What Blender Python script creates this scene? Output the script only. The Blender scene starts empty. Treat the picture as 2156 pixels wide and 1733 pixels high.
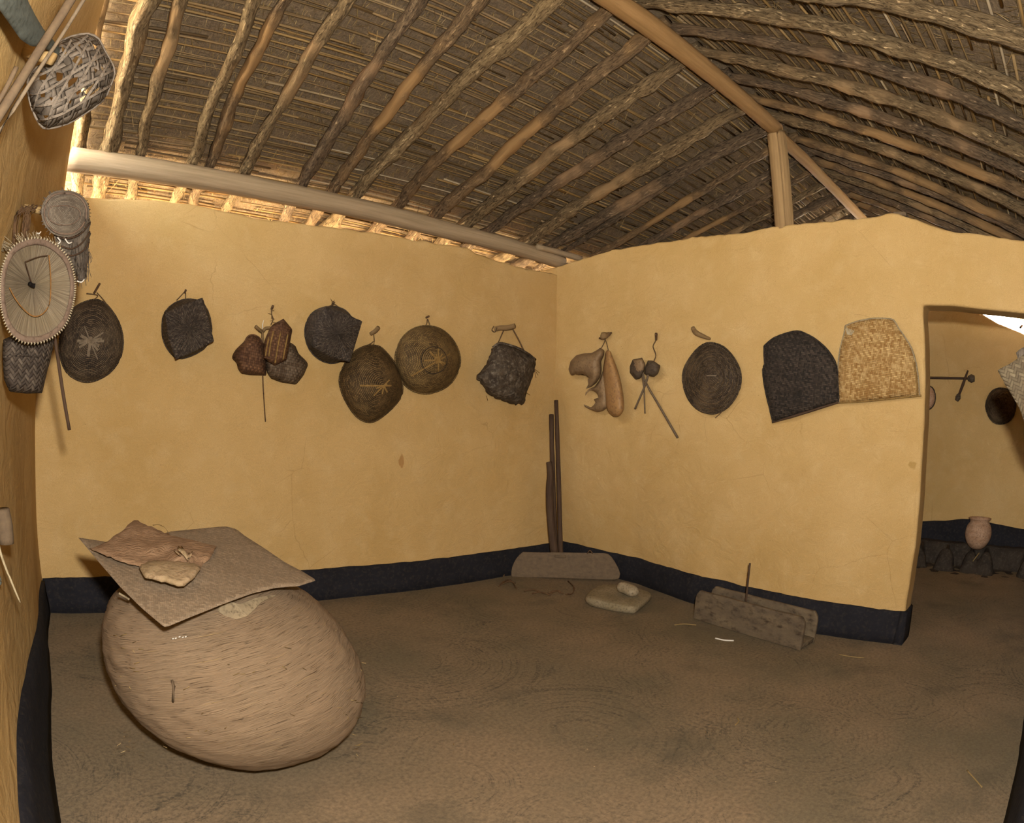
import bpy, bmesh, math, random
import numpy as np
from mathutils import Vector, Matrix, noise
from mathutils.geometry import delaunay_2d_cdt
random.seed(7); rng = np.random.default_rng(7)
SC = bpy.context.scene
COL = SC.collection

# ------------------------------------------------------------------ camera (fisheye, measured from the room)
CAM = np.array([-3.74419, -3.77213, 1.3])
FPX, YAW, PITCH, ROLL, CX, CY = 1300.0, 0.8572576, 0.0062559, 0.0454669, 1078.0, 866.5
Fw = np.array([math.cos(PITCH)*math.cos(YAW), math.cos(PITCH)*math.sin(YAW), math.sin(PITCH)])
R0 = np.array([math.sin(YAW), -math.cos(YAW), 0.0]); U0 = np.cross(R0, Fw)
Rt = math.cos(ROLL)*R0 + math.sin(ROLL)*U0; Up = np.cross(Rt, Fw)
cd = bpy.data.cameras.new('camera'); cam = bpy.data.objects.new('camera', cd); COL.objects.link(cam)
cam.matrix_world = Matrix(((Rt[0], Up[0], -Fw[0], CAM[0]), (Rt[1], Up[1], -Fw[1], CAM[1]), (Rt[2], Up[2], -Fw[2], CAM[2]), (0, 0, 0, 1)))
cd.type = 'PANO'; cd.sensor_width = 36.0; cd.sensor_fit = 'HORIZONTAL'
cd.panorama_type = 'FISHEYE_EQUISOLID'; cd.fisheye_lens = FPX/2156*36.0; cd.fisheye_fov = math.radians(170)
cd.clip_start = 0.01
SC.camera = cam

# ------------------------------------------------------------------ daylight outside, flash on the camera, exposure
w = bpy.data.worlds.new('world'); SC.world = w; w.use_nodes = True
wn = w.node_tree; wn.nodes.clear()
wo = wn.nodes.new('ShaderNodeOutputWorld'); wb = wn.nodes.new('ShaderNodeBackground')
wr = wn.nodes.new('ShaderNodeValToRGB'); wt = wn.nodes.new('ShaderNodeTexCoord'); ws = wn.nodes.new('ShaderNodeSeparateXYZ')
wm = wn.nodes.new('ShaderNodeMapRange'); wm.inputs['From Min'].default_value = -0.3; wm.inputs['From Max'].default_value = 0.5
wr.color_ramp.elements[0].color = (1.0, 0.80, 0.52, 1); wr.color_ramp.elements[1].color = (0.80, 0.90, 1.0, 1)   # sunlit earth below, sky above
wn.links.new(wt.outputs['Generated'], ws.inputs[0]); wn.links.new(ws.outputs['Z'], wm.inputs['Value'])
wn.links.new(wm.outputs[0], wr.inputs[0]); wn.links.new(wr.outputs[0], wb.inputs[0]); wb.inputs['Strength'].default_value = 36.0
wn.links.new(wb.outputs[0], wo.inputs[0])

def lamp(name, kind, loc, energy, color, size, falloff=None):
    l = bpy.data.lights.new(name, kind); o = bpy.data.objects.new(name, l); COL.objects.link(o); o.location = loc
    l.color = color; l.energy = energy
    if kind == 'POINT': l.shadow_soft_size = size
    if falloff:
        l.use_nodes = True; n = l.node_tree; e = n.nodes['Emission']; f = n.nodes.new('ShaderNodeLightFalloff')
        f.inputs['Strength'].default_value = 1.0; n.links.new(f.outputs[falloff], e.inputs['Strength'])
    return o
fl = CAM + Up*0.17 + Rt*0.09 - Fw*0.02
lamp('flash', 'POINT', tuple(fl), 92.0, (1.0, 0.97, 0.93), 0.035, 'Linear')
SC.cycles.max_bounces = 5; SC.cycles.diffuse_bounces = 3; SC.cycles.glossy_bounces = 2; SC.cycles.adaptive_threshold = 0.03
SC.view_settings.view_transform = 'Standard'; SC.view_settings.look = 'None'
SC.view_settings.exposure = 0.33; SC.view_settings.gamma = 1.0; SC.view_settings.use_curve_mapping = False

# ------------------------------------------------------------------ sight lines: a direction for each direction measured in the photograph
def ray(px, py):
    x = (px-CX)/FPX; y = -(py-CY)/FPX; r = math.hypot(x, y); th = 2*math.asin(min(r/2, .999)); s = math.sin(th)/max(r, 1e-9)
    return Rt*x*s + Up*y*s + Fw*math.cos(th)
class Fr:                                    # a plane in the room: n.x = k
    def __init__(s, n, p):
        s.n = np.array(n, float); s.n /= np.linalg.norm(s.n); s.k = float(np.dot(s.n, p))
    def at(s, px, py, off=0.0):
        d = ray(px, py); t = (s.k+off-np.dot(s.n, CAM))/np.dot(s.n, d); return CAM + d*t
A = Fr((0, -1, 0), (0, 0, 0)); B = Fr((-1, 0, 0), (0, 0, 0)); C = Fr((1, 0, 0), (-4.02, 0, 0)); D = Fr((-1, 0, 0), (2.95, 0, 0)); F = Fr((0, 0, 1), (0, 0, 0))
def wpx(p, wd): return wd/2/FPX*np.linalg.norm(np.array(p)-CAM)       # half width in metres of something wd pixels wide at p

# ------------------------------------------------------------------ object helpers
def tag(o, label=None, cat=None, group=None, kind=None):
    if label: o['label'] = label
    if cat: o['category'] = cat
    if group: o['group'] = group
    if kind: o['kind'] = kind
    return o
def thing(name, label, cat, loc, group=None):
    o = bpy.data.objects.new(name, None); o.empty_display_size = .05; COL.objects.link(o); o.location = tuple(loc)
    return tag(o, label, cat, group)
def mesh(name, vs, fs, mat, parent=None, uv=None, smooth=True, org=None):
    vs = np.array(vs, float)
    if parent is not None:
        root = parent; base = np.array(root.location)
        while root.parent is not None: root = root.parent; base = base+np.array(root.location)
        org = base
    elif org is None: org = np.array([(vs[:, 0].min()+vs[:, 0].max())/2, (vs[:, 1].min()+vs[:, 1].max())/2, vs[:, 2].min()])
    me = bpy.data.meshes.new(name); me.from_pydata((vs-org).tolist(), [], [list(map(int, f)) for f in fs])
    if uv is not None:
        l = me.uv_layers.new(name='UVMap'); idx = np.empty(len(me.loops), int); me.loops.foreach_get('vertex_index', idx)
        l.data.foreach_set('uv', np.array(uv, float)[idx].ravel())
    if smooth: me.polygons.foreach_set('use_smooth', [True]*len(me.polygons))
    me.materials.append(mat); me.validate(); me.update()
    bm = bmesh.new(); bm.from_mesh(me); bmesh.ops.recalc_face_normals(bm, faces=bm.faces); bm.to_mesh(me); bm.free()
    o = bpy.data.objects.new(name, me); COL.objects.link(o)
    if parent is not None: o.parent = parent
    else: o.location = tuple(org)
    return o
def struct(name, vs, fs, mat, parent=None, uv=None, smooth=True, kind='structure'):
    o = mesh(name, vs, fs, mat, parent, uv, smooth, org=np.zeros(3) if parent is None else None)
    if parent is None: o['kind'] = kind
    return o
def bevel(o, wd, seg=2, ang=40):
    m = o.modifiers.new('bevel', 'BEVEL'); m.width = wd; m.segments = seg; m.limit_method = 'ANGLE'; m.angle_limit = math.radians(ang); return o
def smoothsub(o, n=1):
    m = o.modifiers.new('sub', 'SUBSURF'); m.levels = n; m.render_levels = n; return o
def nz(x, y=0., z=0.): return noise.noise(Vector((x, y, z)))

def tube_geo(pts, rad, sides=10, flat=1.0, rough=0.0, seed=0.0, caps=True, upv=(0, 0, 1)):
    pts = [np.array(p, float) for p in pts]; n = len(pts)
    rad = [rad]*n if np.isscalar(rad) else list(rad)
    vs, fs, uv = [], [], []; L = 0
    for i, p in enumerate(pts):
        t = pts[min(i+1, n-1)]-pts[max(i-1, 0)]; t /= max(np.linalg.norm(t), 1e-9)
        a = np.array(upv, float) if abs(np.dot(t, upv)) < .95 else np.array([1., 0, 0])
        s = np.cross(t, a); s /= np.linalg.norm(s); u = np.cross(s, t)
        if i: L += np.linalg.norm(p-pts[i-1])
        for k in range(sides+1):
            if k == sides and False: break
            th = 2*math.pi*(k % sides)/sides
            r = rad[i]*(1+rough*nz(math.cos(th)*1.3+seed, math.sin(th)*1.3, L*9+seed))
            vs.append(p+(s*math.cos(th)+u*math.sin(th)*flat)*r); uv.append((k/sides*2*math.pi*max(rad), L))
    m = sides+1
    for i in range(n-1):
        for k in range(sides): fs.append((i*m+k, i*m+k+1, (i+1)*m+k+1, (i+1)*m+k))
    if caps:
        for i in (0, n-1):
            vs.append(pts[i]); uv.append((0, 0)); c = len(vs)-1
            for k in range(sides): fs.append((c, i*m+k, i*m+k+1))
    return vs, fs, uv
def weld(o, d=1e-5):
    bm = bmesh.new(); bm.from_mesh(o.data); bmesh.ops.remove_doubles(bm, verts=bm.verts, dist=d); bmesh.ops.recalc_face_normals(bm, faces=bm.faces); bm.to_mesh(o.data); bm.free(); return o
def tube(name, pts, rad, mat, parent=None, sides=10, flat=1.0, rough=0.0, seed=0.0):
    v, f, u = tube_geo(pts, rad, sides, flat, rough, seed); return weld(mesh(name, v, f, mat, parent, u))
def merge(parts):
    V, Fc, U = [], [], []
    for v, f, u in parts:
        b = len(V); V += list(v); U += list(u); Fc += [tuple(i+b for i in q) for q in f]
    return V, Fc, U
def resample(pts, step):
    pts = [np.array(p, float) for p in pts]; out = [pts[0]]
    for a, b in zip(pts[:-1], pts[1:]):
        k = max(1, int(np.linalg.norm(b-a)/step))
        for j in range(1, k+1): out.append(a+(b-a)*j/k)
    return out
def spline(pts, k=6):
    p = [np.array(q, float) for q in pts]; p = [2*p[0]-p[1]]+p+[2*p[-1]-p[-2]]; out = []
    for i in range(1, len(p)-2):
        for j in range(k):
            t = j/k; out.append(.5*((2*p[i])+(-p[i-1]+p[i+1])*t+(2*p[i-1]-5*p[i]+4*p[i+1]-p[i+2])*t*t+(-p[i-1]+3*p[i]-3*p[i+1]+p[i+2])*t**3))
    out.append(p[-2]); return out
def pxtube(name, fr, pts, wd, mat, parent=None, sides=8, rough=0.0, seed=0.0, k=4, flat=1.0):   # pts: (px, py, distance from the plane)
    q = spline(pts, k); P3 = [fr.at(a[0], a[1], a[2]) for a in q]
    if np.isscalar(wd): rad = [wpx(p, wd) for p in P3]
    else:
        ww = np.interp(np.linspace(0, 1, len(q)), np.linspace(0, 1, len(wd)), wd); rad = [wpx(p, x) for p, x in zip(P3, ww)]
    return tube(name, P3, rad, mat, parent, sides, flat, rough, seed)

def closed_resample(px, n):
    p = np.array(list(px)+[px[0]], float); s = np.concatenate([[0], np.cumsum(np.linalg.norm(np.diff(p, axis=0), axis=1))])
    t = np.linspace(0, s[-1], n, endpoint=False); return np.stack([np.interp(t, s, p[:, 0]), np.interp(t, s, p[:, 1])], 1)
def by_angle(px, c, n):                      # resample an outline at even angles about c
    p = closed_resample(px, 720); a = np.unwrap(np.arctan2(p[:, 1]-c[1], p[:, 0]-c[0]))
    if a[-1] < a[0]: p = p[::-1]; a = np.unwrap(np.arctan2(p[:, 1]-c[1], p[:, 0]-c[0]))
    a = a % (2*math.pi); o = np.argsort(a); a = a[o]; p = p[o]
    a = np.concatenate([a[-1:]-2*math.pi, a, a[:1]+2*math.pi]); p = np.concatenate([p[-1:], p, p[:1]])
    t = np.linspace(0, 2*math.pi, n, endpoint=False); return np.stack([np.interp(t, a, p[:, 0]), np.interp(t, a, p[:, 1])], 1)
def smooth_outline(px, it=1):
    p = np.array(px, float)
    for _ in range(it):
        q = np.empty((2*len(p), 2)); nx = np.roll(p, -1, 0); q[0::2] = p*.75+nx*.25; q[1::2] = p*.25+nx*.75; p = q
    return p
def rings_geo(fr, rings, close_last=True, bumps=0.0, seed=0.0, vscale=1.0):
    # rings: list of (N x 2 pixel array, offset) from rim to centre; the last ring may collapse to one point
    vs, uv, fs = [], [], []; n = len(rings[0][0]); V = 0; prev = None
    R = 0
    c0 = fr.at(*rings[-1][0].mean(0), rings[-1][1])
    for i, (pp, off) in enumerate(rings):
        P3 = []
        for k in range(n):
            o = off[k] if hasattr(off, '__len__') else off
            if bumps: o = o+bumps*nz(pp[k][0]*.06+seed, pp[k][1]*.06, i*.02)
            P3.append(fr.at(pp[k][0], pp[k][1], o))
        P3 = np.array(P3)
        if i == 0: R = np.linalg.norm(P3-c0, axis=1).mean()
        if prev is not None: V += np.linalg.norm(P3-prev, axis=1).mean()
        for k in range(n+1):
            vs.append(P3[k % n]); uv.append((k/n*2*math.pi*R, V*vscale))
        prev = P3
    m = n+1
    for i in range(len(rings)-1):
        for k in range(n): fs.append((i*m+k, i*m+k+1, (i+1)*m+k+1, (i+1)*m+k))
    return vs, fs, uv
def dome(name, fr, outline, apex, off0, H, prof, mat, parent=None, thick=.012, n=72, nr=18, bumps=.004, seed=0.0, sm=1):
    ol = by_angle(smooth_outline(outline, sm), apex, n); ap = np.array(apex, float)
    rs = [1-(i/nr) for i in range(nr)]+[.002]
    front = [(ap+(ol-ap)*r, off0+H*prof(r)) for r in rs]
    back = [(ap+(ol-ap)*r*.985, off0+H*prof(r)-thick) for r in rs]
    g1 = rings_geo(fr, front, bumps=bumps, seed=seed)
    g2 = rings_geo(fr, back[::-1], bumps=bumps, seed=seed)
    lip = rings_geo(fr, [back[0], (ol, off0-thick*.4), front[0]], bumps=bumps, seed=seed)
    v, f, u = merge([g1, g2, lip]); o = weld(mesh(name, v, f, mat, parent, u), 3e-5)
    def S(th, r, lift=.003):
        k = (th/(2*math.pi)*n) % n; i = int(k); q = ol[i]*(1-(k-i))+ol[(i+1) % n]*(k-i); p = ap+(q-ap)*r
        o2 = off0+H*prof(r)+lift+bumps*nz(p[0]*.06+seed, p[1]*.06, (1-r)*nr*.02); return fr.at(p[0], p[1], o2)
    return o, S
def strip_geo(pts, nrm, wd, th=.002):
    vs, fs, uv = [], [], []; L = 0; n = len(pts)
    for i, p in enumerate(pts):
        t = pts[min(i+1, n-1)]-pts[max(i-1, 0)]; t = t/max(np.linalg.norm(t), 1e-9); s = np.cross(t, nrm); s /= np.linalg.norm(s)
        wi = wd if np.isscalar(wd) else wd[i]
        if i: L += np.linalg.norm(p-pts[i-1])
        for a, b in ((-1, -1), (-1, 1), (1, 1), (1, -1)):
            vs.append(p+s*a*wi/2+np.array(nrm)*b*th/2); uv.append((a*wi/2, L))
    for i in range(n-1):
        for k in range(4): fs.append((i*4+k, i*4+(k+1) % 4, (i+1)*4+(k+1) % 4, (i+1)*4+k))
    fs += [(0, 1, 2, 3), tuple((n-1)*4+k for k in (3, 2, 1, 0))]
    return vs, fs, uv
def star(name, fr, S, spokes, mat, parent, nrm=None):      # spokes: (angle in degrees, r0, r1, width)
    nrm = fr.n if nrm is None else nrm; g = []
    for a, r0, r1, wd in spokes:
        pts = []
        for t in np.linspace(r0, r1, 9):
            th = math.radians(a) if t >= 0 else math.radians(a+180); pts.append(S(th, max(abs(t), .01)))
        g.append(strip_geo(pts, nrm, wd))
    v, f, u = merge(g); return mesh(name, v, f, mat, parent, u, smooth=False)
def poly_dist(P, ol):
    a = ol; b = np.roll(ol, -1, 0); d = np.full(len(P), 1e9)
    for i in range(len(a)):
        ab = b[i]-a[i]; t = np.clip(((P-a[i])@ab)/max(ab@ab, 1e-9), 0, 1); d = np.minimum(d, np.linalg.norm(P-(a[i]+t[:, None]*ab), axis=1))
    return d
def inside(P, ol):
    c = np.zeros(len(P), bool); j = len(ol)-1
    for i in range(len(ol)):
        xi, yi = ol[i]; xj, yj = ol[j]
        m = ((yi > P[:, 1]) != (yj > P[:, 1])) & (P[:, 0] < (xj-xi)*(P[:, 1]-yi)/((yj-yi) if yj != yi else 1e-9)+xi); c ^= m; j = i
    return c
def pillow(name, fr, outline, off0, H, mat, parent=None, soft=1.0, back=.0, res=5.0, bumps=.003, seed=0.0, sm=0, jag=0.0, power=.5, hfun=None, holes=(), thick=.006):
    ol = smooth_outline(outline, sm) if sm else np.array(outline, float)
    per = np.linalg.norm(np.roll(ol, -1, 0)-ol, axis=1).sum(); n = max(24, int(per/res)); ol = closed_resample(ol, n)
    if jag: ol = ol+rng.normal(0, jag, ol.shape)
    lo, hi = ol.min(0), ol.max(0); g = []
    y = lo[1]; r = 0
    while y < hi[1]:
        x = lo[0]+(res/2 if r % 2 else 0)
        while x < hi[0]: g.append((x, y)); x += res
        y += res*.87; r += 1
    g = np.array(g); g = g[inside(g, ol)]; g = g[poly_dist(g, ol) > res*.55]
    hs = [np.array(h, float) for h in holes]
    for h in hs:
        if len(g): g = g[~inside(g, h)]; g = g[poly_dist(g, h) > res*.4]
    allp = np.concatenate([ol]+hs+[g]); edges = [(i, (i+1) % n) for i in range(n)]; b = n
    for h in hs: edges += [(b+i, b+(i+1) % len(h)) for i in range(len(h))]; b += len(h)
    v2, e2, f2, _, _, _ = delaunay_2d_cdt([Vector(p) for p in allp.tolist()], edges, [], 1, 1e-4)
    P2 = np.array([tuple(v) for v in v2]); f2 = [tuple(f) for f in f2]
    keep = []
    for f in f2:
        c = P2[list(f)].mean(0)[None]
        if inside(c, ol)[0] and not any(inside(c, h)[0] for h in hs): keep.append(f)
    d = poly_dist(P2, ol); dm = max(d.max(), 1e-6)
    t = np.clip(d/(dm*soft), 0, 1); h = H*(1-(1-t)**2)**power
    if hfun is not None: h = np.array([hfun(p, hh, tt) for p, hh, tt in zip(P2, h, t)])
    hb = back*(1-(1-t)**2)**power
    vs, uv, fs = [], [], []
    t1 = np.cross((0, 0, 1.), fr.n); t1 = t1/np.linalg.norm(t1) if np.linalg.norm(t1) > .1 else np.array([1., 0, 0]); t2 = np.cross(fr.n, t1)
    for p, hh in zip(P2, h):
        q = fr.at(p[0], p[1], off0+thick/2+hh+bumps*nz(p[0]*.07+seed, p[1]*.07)*min(1, 1)); vs.append(q); uv.append((q@t1, q@t2))
    N = len(P2)
    for p, hh, kk in zip(P2, hb, h):
        o = off0-thick/2-hh if back >= 0 else off0-thick/2+kk-.004
        q = fr.at(p[0], p[1], o+bumps*nz(p[0]*.07+seed, p[1]*.07)); vs.append(q); uv.append((q@t1, q@t2))
    cnt = {}
    for f in keep:
        fs.append(f); fs.append(tuple(i+N for i in f[::-1]))
        for i in range(len(f)):
            e = (f[i], f[(i+1) % len(f)]); cnt[e] = 1
    for e in list(cnt):
        if (e[1], e[0]) not in cnt: fs.append((e[0], e[1], e[1]+N, e[0]+N))
    return mesh(name, vs, fs, mat, parent, uv)

# ------------------------------------------------------------------ materials
def hexc(h):
    h = h.lstrip('#'); c = [int(h[i:i+2], 16)/255 for i in (0, 2, 4)]
    return tuple(x/12.92 if x <= .04045 else ((x+.055)/1.055)**2.4 for x in c)+(1,)
class NT:
    def __init__(s, name):
        s.m = bpy.data.materials.new(name); s.m.use_nodes = True; s.t = s.m.node_tree; s.t.nodes.clear()
        s.out = s.t.nodes.new('ShaderNodeOutputMaterial'); s.b = s.t.nodes.new('ShaderNodeBsdfPrincipled'); s.t.links.new(s.b.outputs[0], s.out.inputs[0])
        s.b.inputs['Specular IOR Level'].default_value = .15
        s.tc = s.t.nodes.new('ShaderNodeTexCoord'); s.geo = s.t.nodes.new('ShaderNodeNewGeometry')
    def set(s, inp, v):
        if hasattr(v, 'is_output') or isinstance(v, bpy.types.NodeSocket): s.t.links.new(v, inp)
        else: inp.default_value = v
    def co(s, kind='Object', scale=(1, 1, 1), rot=(0, 0, 0), loc=(0, 0, 0)):
        n = s.t.nodes.new('ShaderNodeMapping'); n.inputs['Scale'].default_value = scale; n.inputs['Rotation'].default_value = rot; n.inputs['Location'].default_value = loc
        s.t.links.new(s.geo.outputs['Position'] if kind == 'World' else s.tc.outputs[kind], n.inputs[0]); return n.outputs[0]
    def noise(s, co, scale, detail=4, rough=.55, dist=0.0):
        n = s.t.nodes.new('ShaderNodeTexNoise'); s.set(n.inputs['Vector'], co); n.inputs['Scale'].default_value = scale
        n.inputs['Detail'].default_value = detail; n.inputs['Roughness'].default_value = rough; n.inputs['Distortion'].default_value = dist; return n.outputs[0]
    def vor(s, co, scale, feature='F1', out='Distance'):
        n = s.t.nodes.new('ShaderNodeTexVoronoi'); n.feature = feature; s.set(n.inputs['Vector'], co); n.inputs['Scale'].default_value = scale; return n.outputs[out]
    def rng(s, v, a, b, c=0., d=1., smooth=False):
        n = s.t.nodes.new('ShaderNodeMapRange'); n.clamp = True
        if smooth: n.interpolation_type = 'SMOOTHSTEP'
        s.set(n.inputs['Value'], v)
        for k, x in zip(('From Min', 'From Max', 'To Min', 'To Max'), (a, b, c, d)): n.inputs[k].default_value = x
        return n.outputs[0]
    def mix(s, f, a, b, mode='MIX'):
        n = s.t.nodes.new('ShaderNodeMix'); n.data_type = 'RGBA'; n.blend_type = mode; s.set(n.inputs[0], f); s.set(n.inputs[6], a); s.set(n.inputs[7], b); return n.outputs[2]
    def math(s, op, a, b=0., c=0.):
        n = s.t.nodes.new('ShaderNodeMath'); n.operation = op; s.set(n.inputs[0], a); s.set(n.inputs[1], b)
        if len(n.inputs) > 2: s.set(n.inputs[2], c)
        return n.outputs[0]
    def sep(s, co):
        n = s.t.nodes.new('ShaderNodeSeparateXYZ'); s.set(n.inputs[0], co); return n.outputs
    def comb(s, x, y, z):
        n = s.t.nodes.new('ShaderNodeCombineXYZ'); s.set(n.inputs[0], x); s.set(n.inputs[1], y); s.set(n.inputs[2], z); return n.outputs[0]
    def finish(s, col, bumps=(), rough=.9):
        s.set(s.b.inputs['Base Color'], col); s.set(s.b.inputs['Roughness'], rough); last = None
        for h, st, dist in bumps:
            n = s.t.nodes.new('ShaderNodeBump'); n.inputs['Strength'].default_value = st; n.inputs['Distance'].default_value = dist; s.set(n.inputs['Height'], h)
            if last is not None: s.t.links.new(last, n.inputs['Normal'])
            last = n.outputs[0]
        if last is not None: s.t.links.new(last, s.b.inputs['Normal'])
        return s.m
def ramp(s, v, *st):
    n = s.t.nodes.new('ShaderNodeValToRGB'); s.set(n.inputs[0], v); e = n.color_ramp.elements
    e[0].position, e[0].color = st[0][0], hexc(st[0][1]); e[1].position, e[1].color = st[-1][0], hexc(st[-1][1])
    for p, c in st[1:-1]: x = e.new(p); x.color = hexc(c)
    return n.outputs[0]

def m_plaster(name, c1, c2, c3, stains=()):
    s = NT(name); w_ = s.co('World')
    big = s.noise(w_, 1.6, 3); mid = s.noise(w_, 7, 5, .6); fine = s.noise(w_, 90, 3, .6)
    col = s.mix(s.rng(big, .35, .68), hexc(c1), hexc(c2)); col = s.mix(s.rng(mid, .5, .8, 0, .55), col, hexc(c3))
    grn = s.noise(w_, 260, 3, .8); col = s.mix(s.rng(grn, .35, .7, 0, .5), col, hexc('#8a6a3a'))
    spk = s.vor(w_, 9.0); sk2 = s.noise(w_, 4, 2); spot = s.math('MULTIPLY', s.rng(spk, .012, .032, 1, 0), s.rng(sk2, .5, .6))
    col = s.mix(s.math('MULTIPLY', spot, .4), col, hexc('#5e3d18'))
    spk3 = s.vor(w_, 26.0); spot3 = s.math('MULTIPLY', s.rng(spk3, .04, .1, 1, 0), s.rng(s.noise(w_, 6, 2), .56, .64))
    col = s.mix(s.math('MULTIPLY', spot3, .5), col, hexc('#4f3416'))
    wv = s.noise(s.co('World', (1, 1, 1.6)), 5, 4, .6, 1.2)
    # stains of their own shape: (x, y, z, half width, half height)
    for (x, y, z, a, b, cc) in stains:
        q = s.sep(s.co('World', loc=(-x, -y, -z))); e = s.math('ADD', s.math('DIVIDE', s.math('ADD', s.math('POWER', q[0], 2.), s.math('POWER', q[1], 2.)), a*a), s.math('POWER', s.math('DIVIDE', q[2], b), 2.))
        e = s.math('ADD', e, s.math('MULTIPLY', s.math('SUBTRACT', s.noise(w_, 30, 3), .5), 2.6)); col = s.mix(s.rng(e, .7, 1.2, .55, 0), col, hexc(cc))
    cr = s.vor(s.mix(.12, w_, s.noise(w_, 3)), 2.3, 'DISTANCE_TO_EDGE'); crk = s.math('MULTIPLY', s.rng(cr, 0, .006, 1, 0), s.rng(s.noise(w_, 1.2, 2), .55, .62))
    col = s.mix(s.math('MULTIPLY', crk, .3), col, hexc('#6d4a20'))
    h = s.math('SUBTRACT', fine, s.math('MULTIPLY', crk, .8))
    return s.finish(col, ((wv, .35, .03), (mid, .25, .012), (h, .25, .003)), .92)
def m_noise(name, c1, c2, c3=None, scale=12, bump=.4, bd=.004, bs=60, stretch=(1, 1, 1), kind='Object', rough=.85, island=0., specks=None):
    s = NT(name); c = s.co(kind, stretch); a = s.noise(c, scale, 5, .6); b = s.noise(c, bs, 4, .65)
    col = s.mix(s.rng(a, .3, .7), hexc(c1), hexc(c2))
    if c3: col = s.mix(s.rng(b, .5, .72, 0, .8), col, hexc(c3))
    if island: 
        r = s.geo.outputs['Random Per Island']; col = s.mix(s.rng(r, 0, 1, 0, island), col, hexc(c3 or c2)); col = s.mix(s.rng(s.math('FRACT', s.math('MULTIPLY', r, 7.3)), 0, 1, 0, island), col, hexc(c1), 'MIX')
    return s.finish(col, ((b, bump, bd), (a, bump*.5, bd*3)), rough)
def m_weave(name, dark, light, hi, su=55, sv=110, gap='#0c0906', rot=0., kind='UV', bump=.6, bd=.003, rough=.7, patch=None, mort=.12, off=.5, twist=0.0):
    s = NT(name); c0 = s.co(kind, (1, 1, 1), (0, 0, rot)); x = s.sep(c0); c = s.comb(x[0], x[1], 0.0)
    if twist: c = s.mix(twist, c, s.noise(c, 6, 2))
    n = s.t.nodes.new('ShaderNodeTexBrick'); s.set(n.inputs['Vector'], c); n.offset = off
    n.inputs['Scale'].default_value = 1.0; n.inputs['Brick Width'].default_value = 1/su; n.inputs['Row Height'].default_value = 1/sv
    n.inputs['Mortar Size'].default_value = mort/sv; n.inputs['Mortar Smooth'].default_value = .6; n.inputs['Bias'].default_value = 0
    n.squash = 1.0; n.inputs['Color1'].default_value = hexc(dark); n.inputs['Color2'].default_value = hexc(light); n.inputs['Mortar'].default_value = hexc(gap)
    o_ = s.co('Object'); big = s.noise(o_, 7, 4, .6); fine = s.noise(o_, 130, 3)
    col = s.mix(s.rng(big, .45, .75, 0, .5), n.outputs['Color'], hexc(hi), 'MIX'); col = s.mix(s.rng(fine, .5, .7, 0, .25), col, hexc(dark))
    if patch: col = s.mix(s.rng(s.noise(o_, 18, 3), .55, .68, 0, .8), col, hexc(patch))
    inv = s.math('SUBTRACT', 1.0, n.outputs['Fac'])
    return s.finish(col, ((inv, bump, bd), (fine, .3, .001)), rough)
def m_cross(name, dark, light, gap='#120d08', n=70, tw=4, rot=0., kind='UV', bump=.8, bd=.004, rough=.75, patch=None, big=.4, asp=1.0):
    # strips passing over and under each other; tw 2 = plain weave, 4 = twill with diagonal steps
    s = NT(name); x = s.sep(s.co(kind, (n, n*asp, n), (0, 0, rot))); fx, fy = s.math('FRACT', x[0]), s.math('FRACT', x[1]); ix, iy = s.math('FLOOR', x[0]), s.math('FLOOR', x[1])
    par = s.math('LESS_THAN', s.math('MODULO', s.math('ADD', s.math('ADD', ix, iy), 4000.), float(tw)), tw/2-.01)
    def hump(v): return s.math('POWER', s.math('SINE', s.math('MULTIPLY', v, math.pi)), .55)
    hx, hy = hump(fx), hump(fy)
    h = s.math('ADD', s.math('MULTIPLY', par, hy), s.math('MULTIPLY', s.math('SUBTRACT', 1., par), hx)); 
    def rnd(a, b):
        n_ = s.t.nodes.new('ShaderNodeTexWhiteNoise'); n_.noise_dimensions = '2D'; s.set(n_.inputs['Vector'], s.comb(a, b, 0.)); return n_.outputs['Value']
    strip = s.math('ADD', s.math('MULTIPLY', par, rnd(iy, s.math('FLOOR', s.math('DIVIDE', x[0], 6.)))), s.math('MULTIPLY', s.math('SUBTRACT', 1., par), rnd(s.math('ADD', ix, 77.), s.math('FLOOR', s.math('DIVIDE', x[1], 6.)))))
    o_ = s.co('Object'); bg = s.noise(o_, 9, 4, .6); fine = s.noise(o_, 140, 3)
    col = s.mix(s.math('MULTIPLY', s.rng(strip, 0, 1), s.rng(s.math('ADD', par, rnd(ix, iy)), 0., 2., .35, 1.)), hexc(dark), hexc(light)); col = s.mix(s.rng(bg, .4, .7, 0, big), col, hexc(dark)); col = s.mix(s.rng(fine, .5, .75, 0, .3), col, hexc(dark))
    if patch: col = s.mix(s.rng(s.noise(o_, 20, 3), .55, .66, 0, .6), col, hexc(patch))
    col = s.mix(s.rng(h, .15, .55, .85, 0), col, hexc(gap))
    return s.finish(col, ((h, bump, bd), (fine, .3, .001)), rough)
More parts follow.
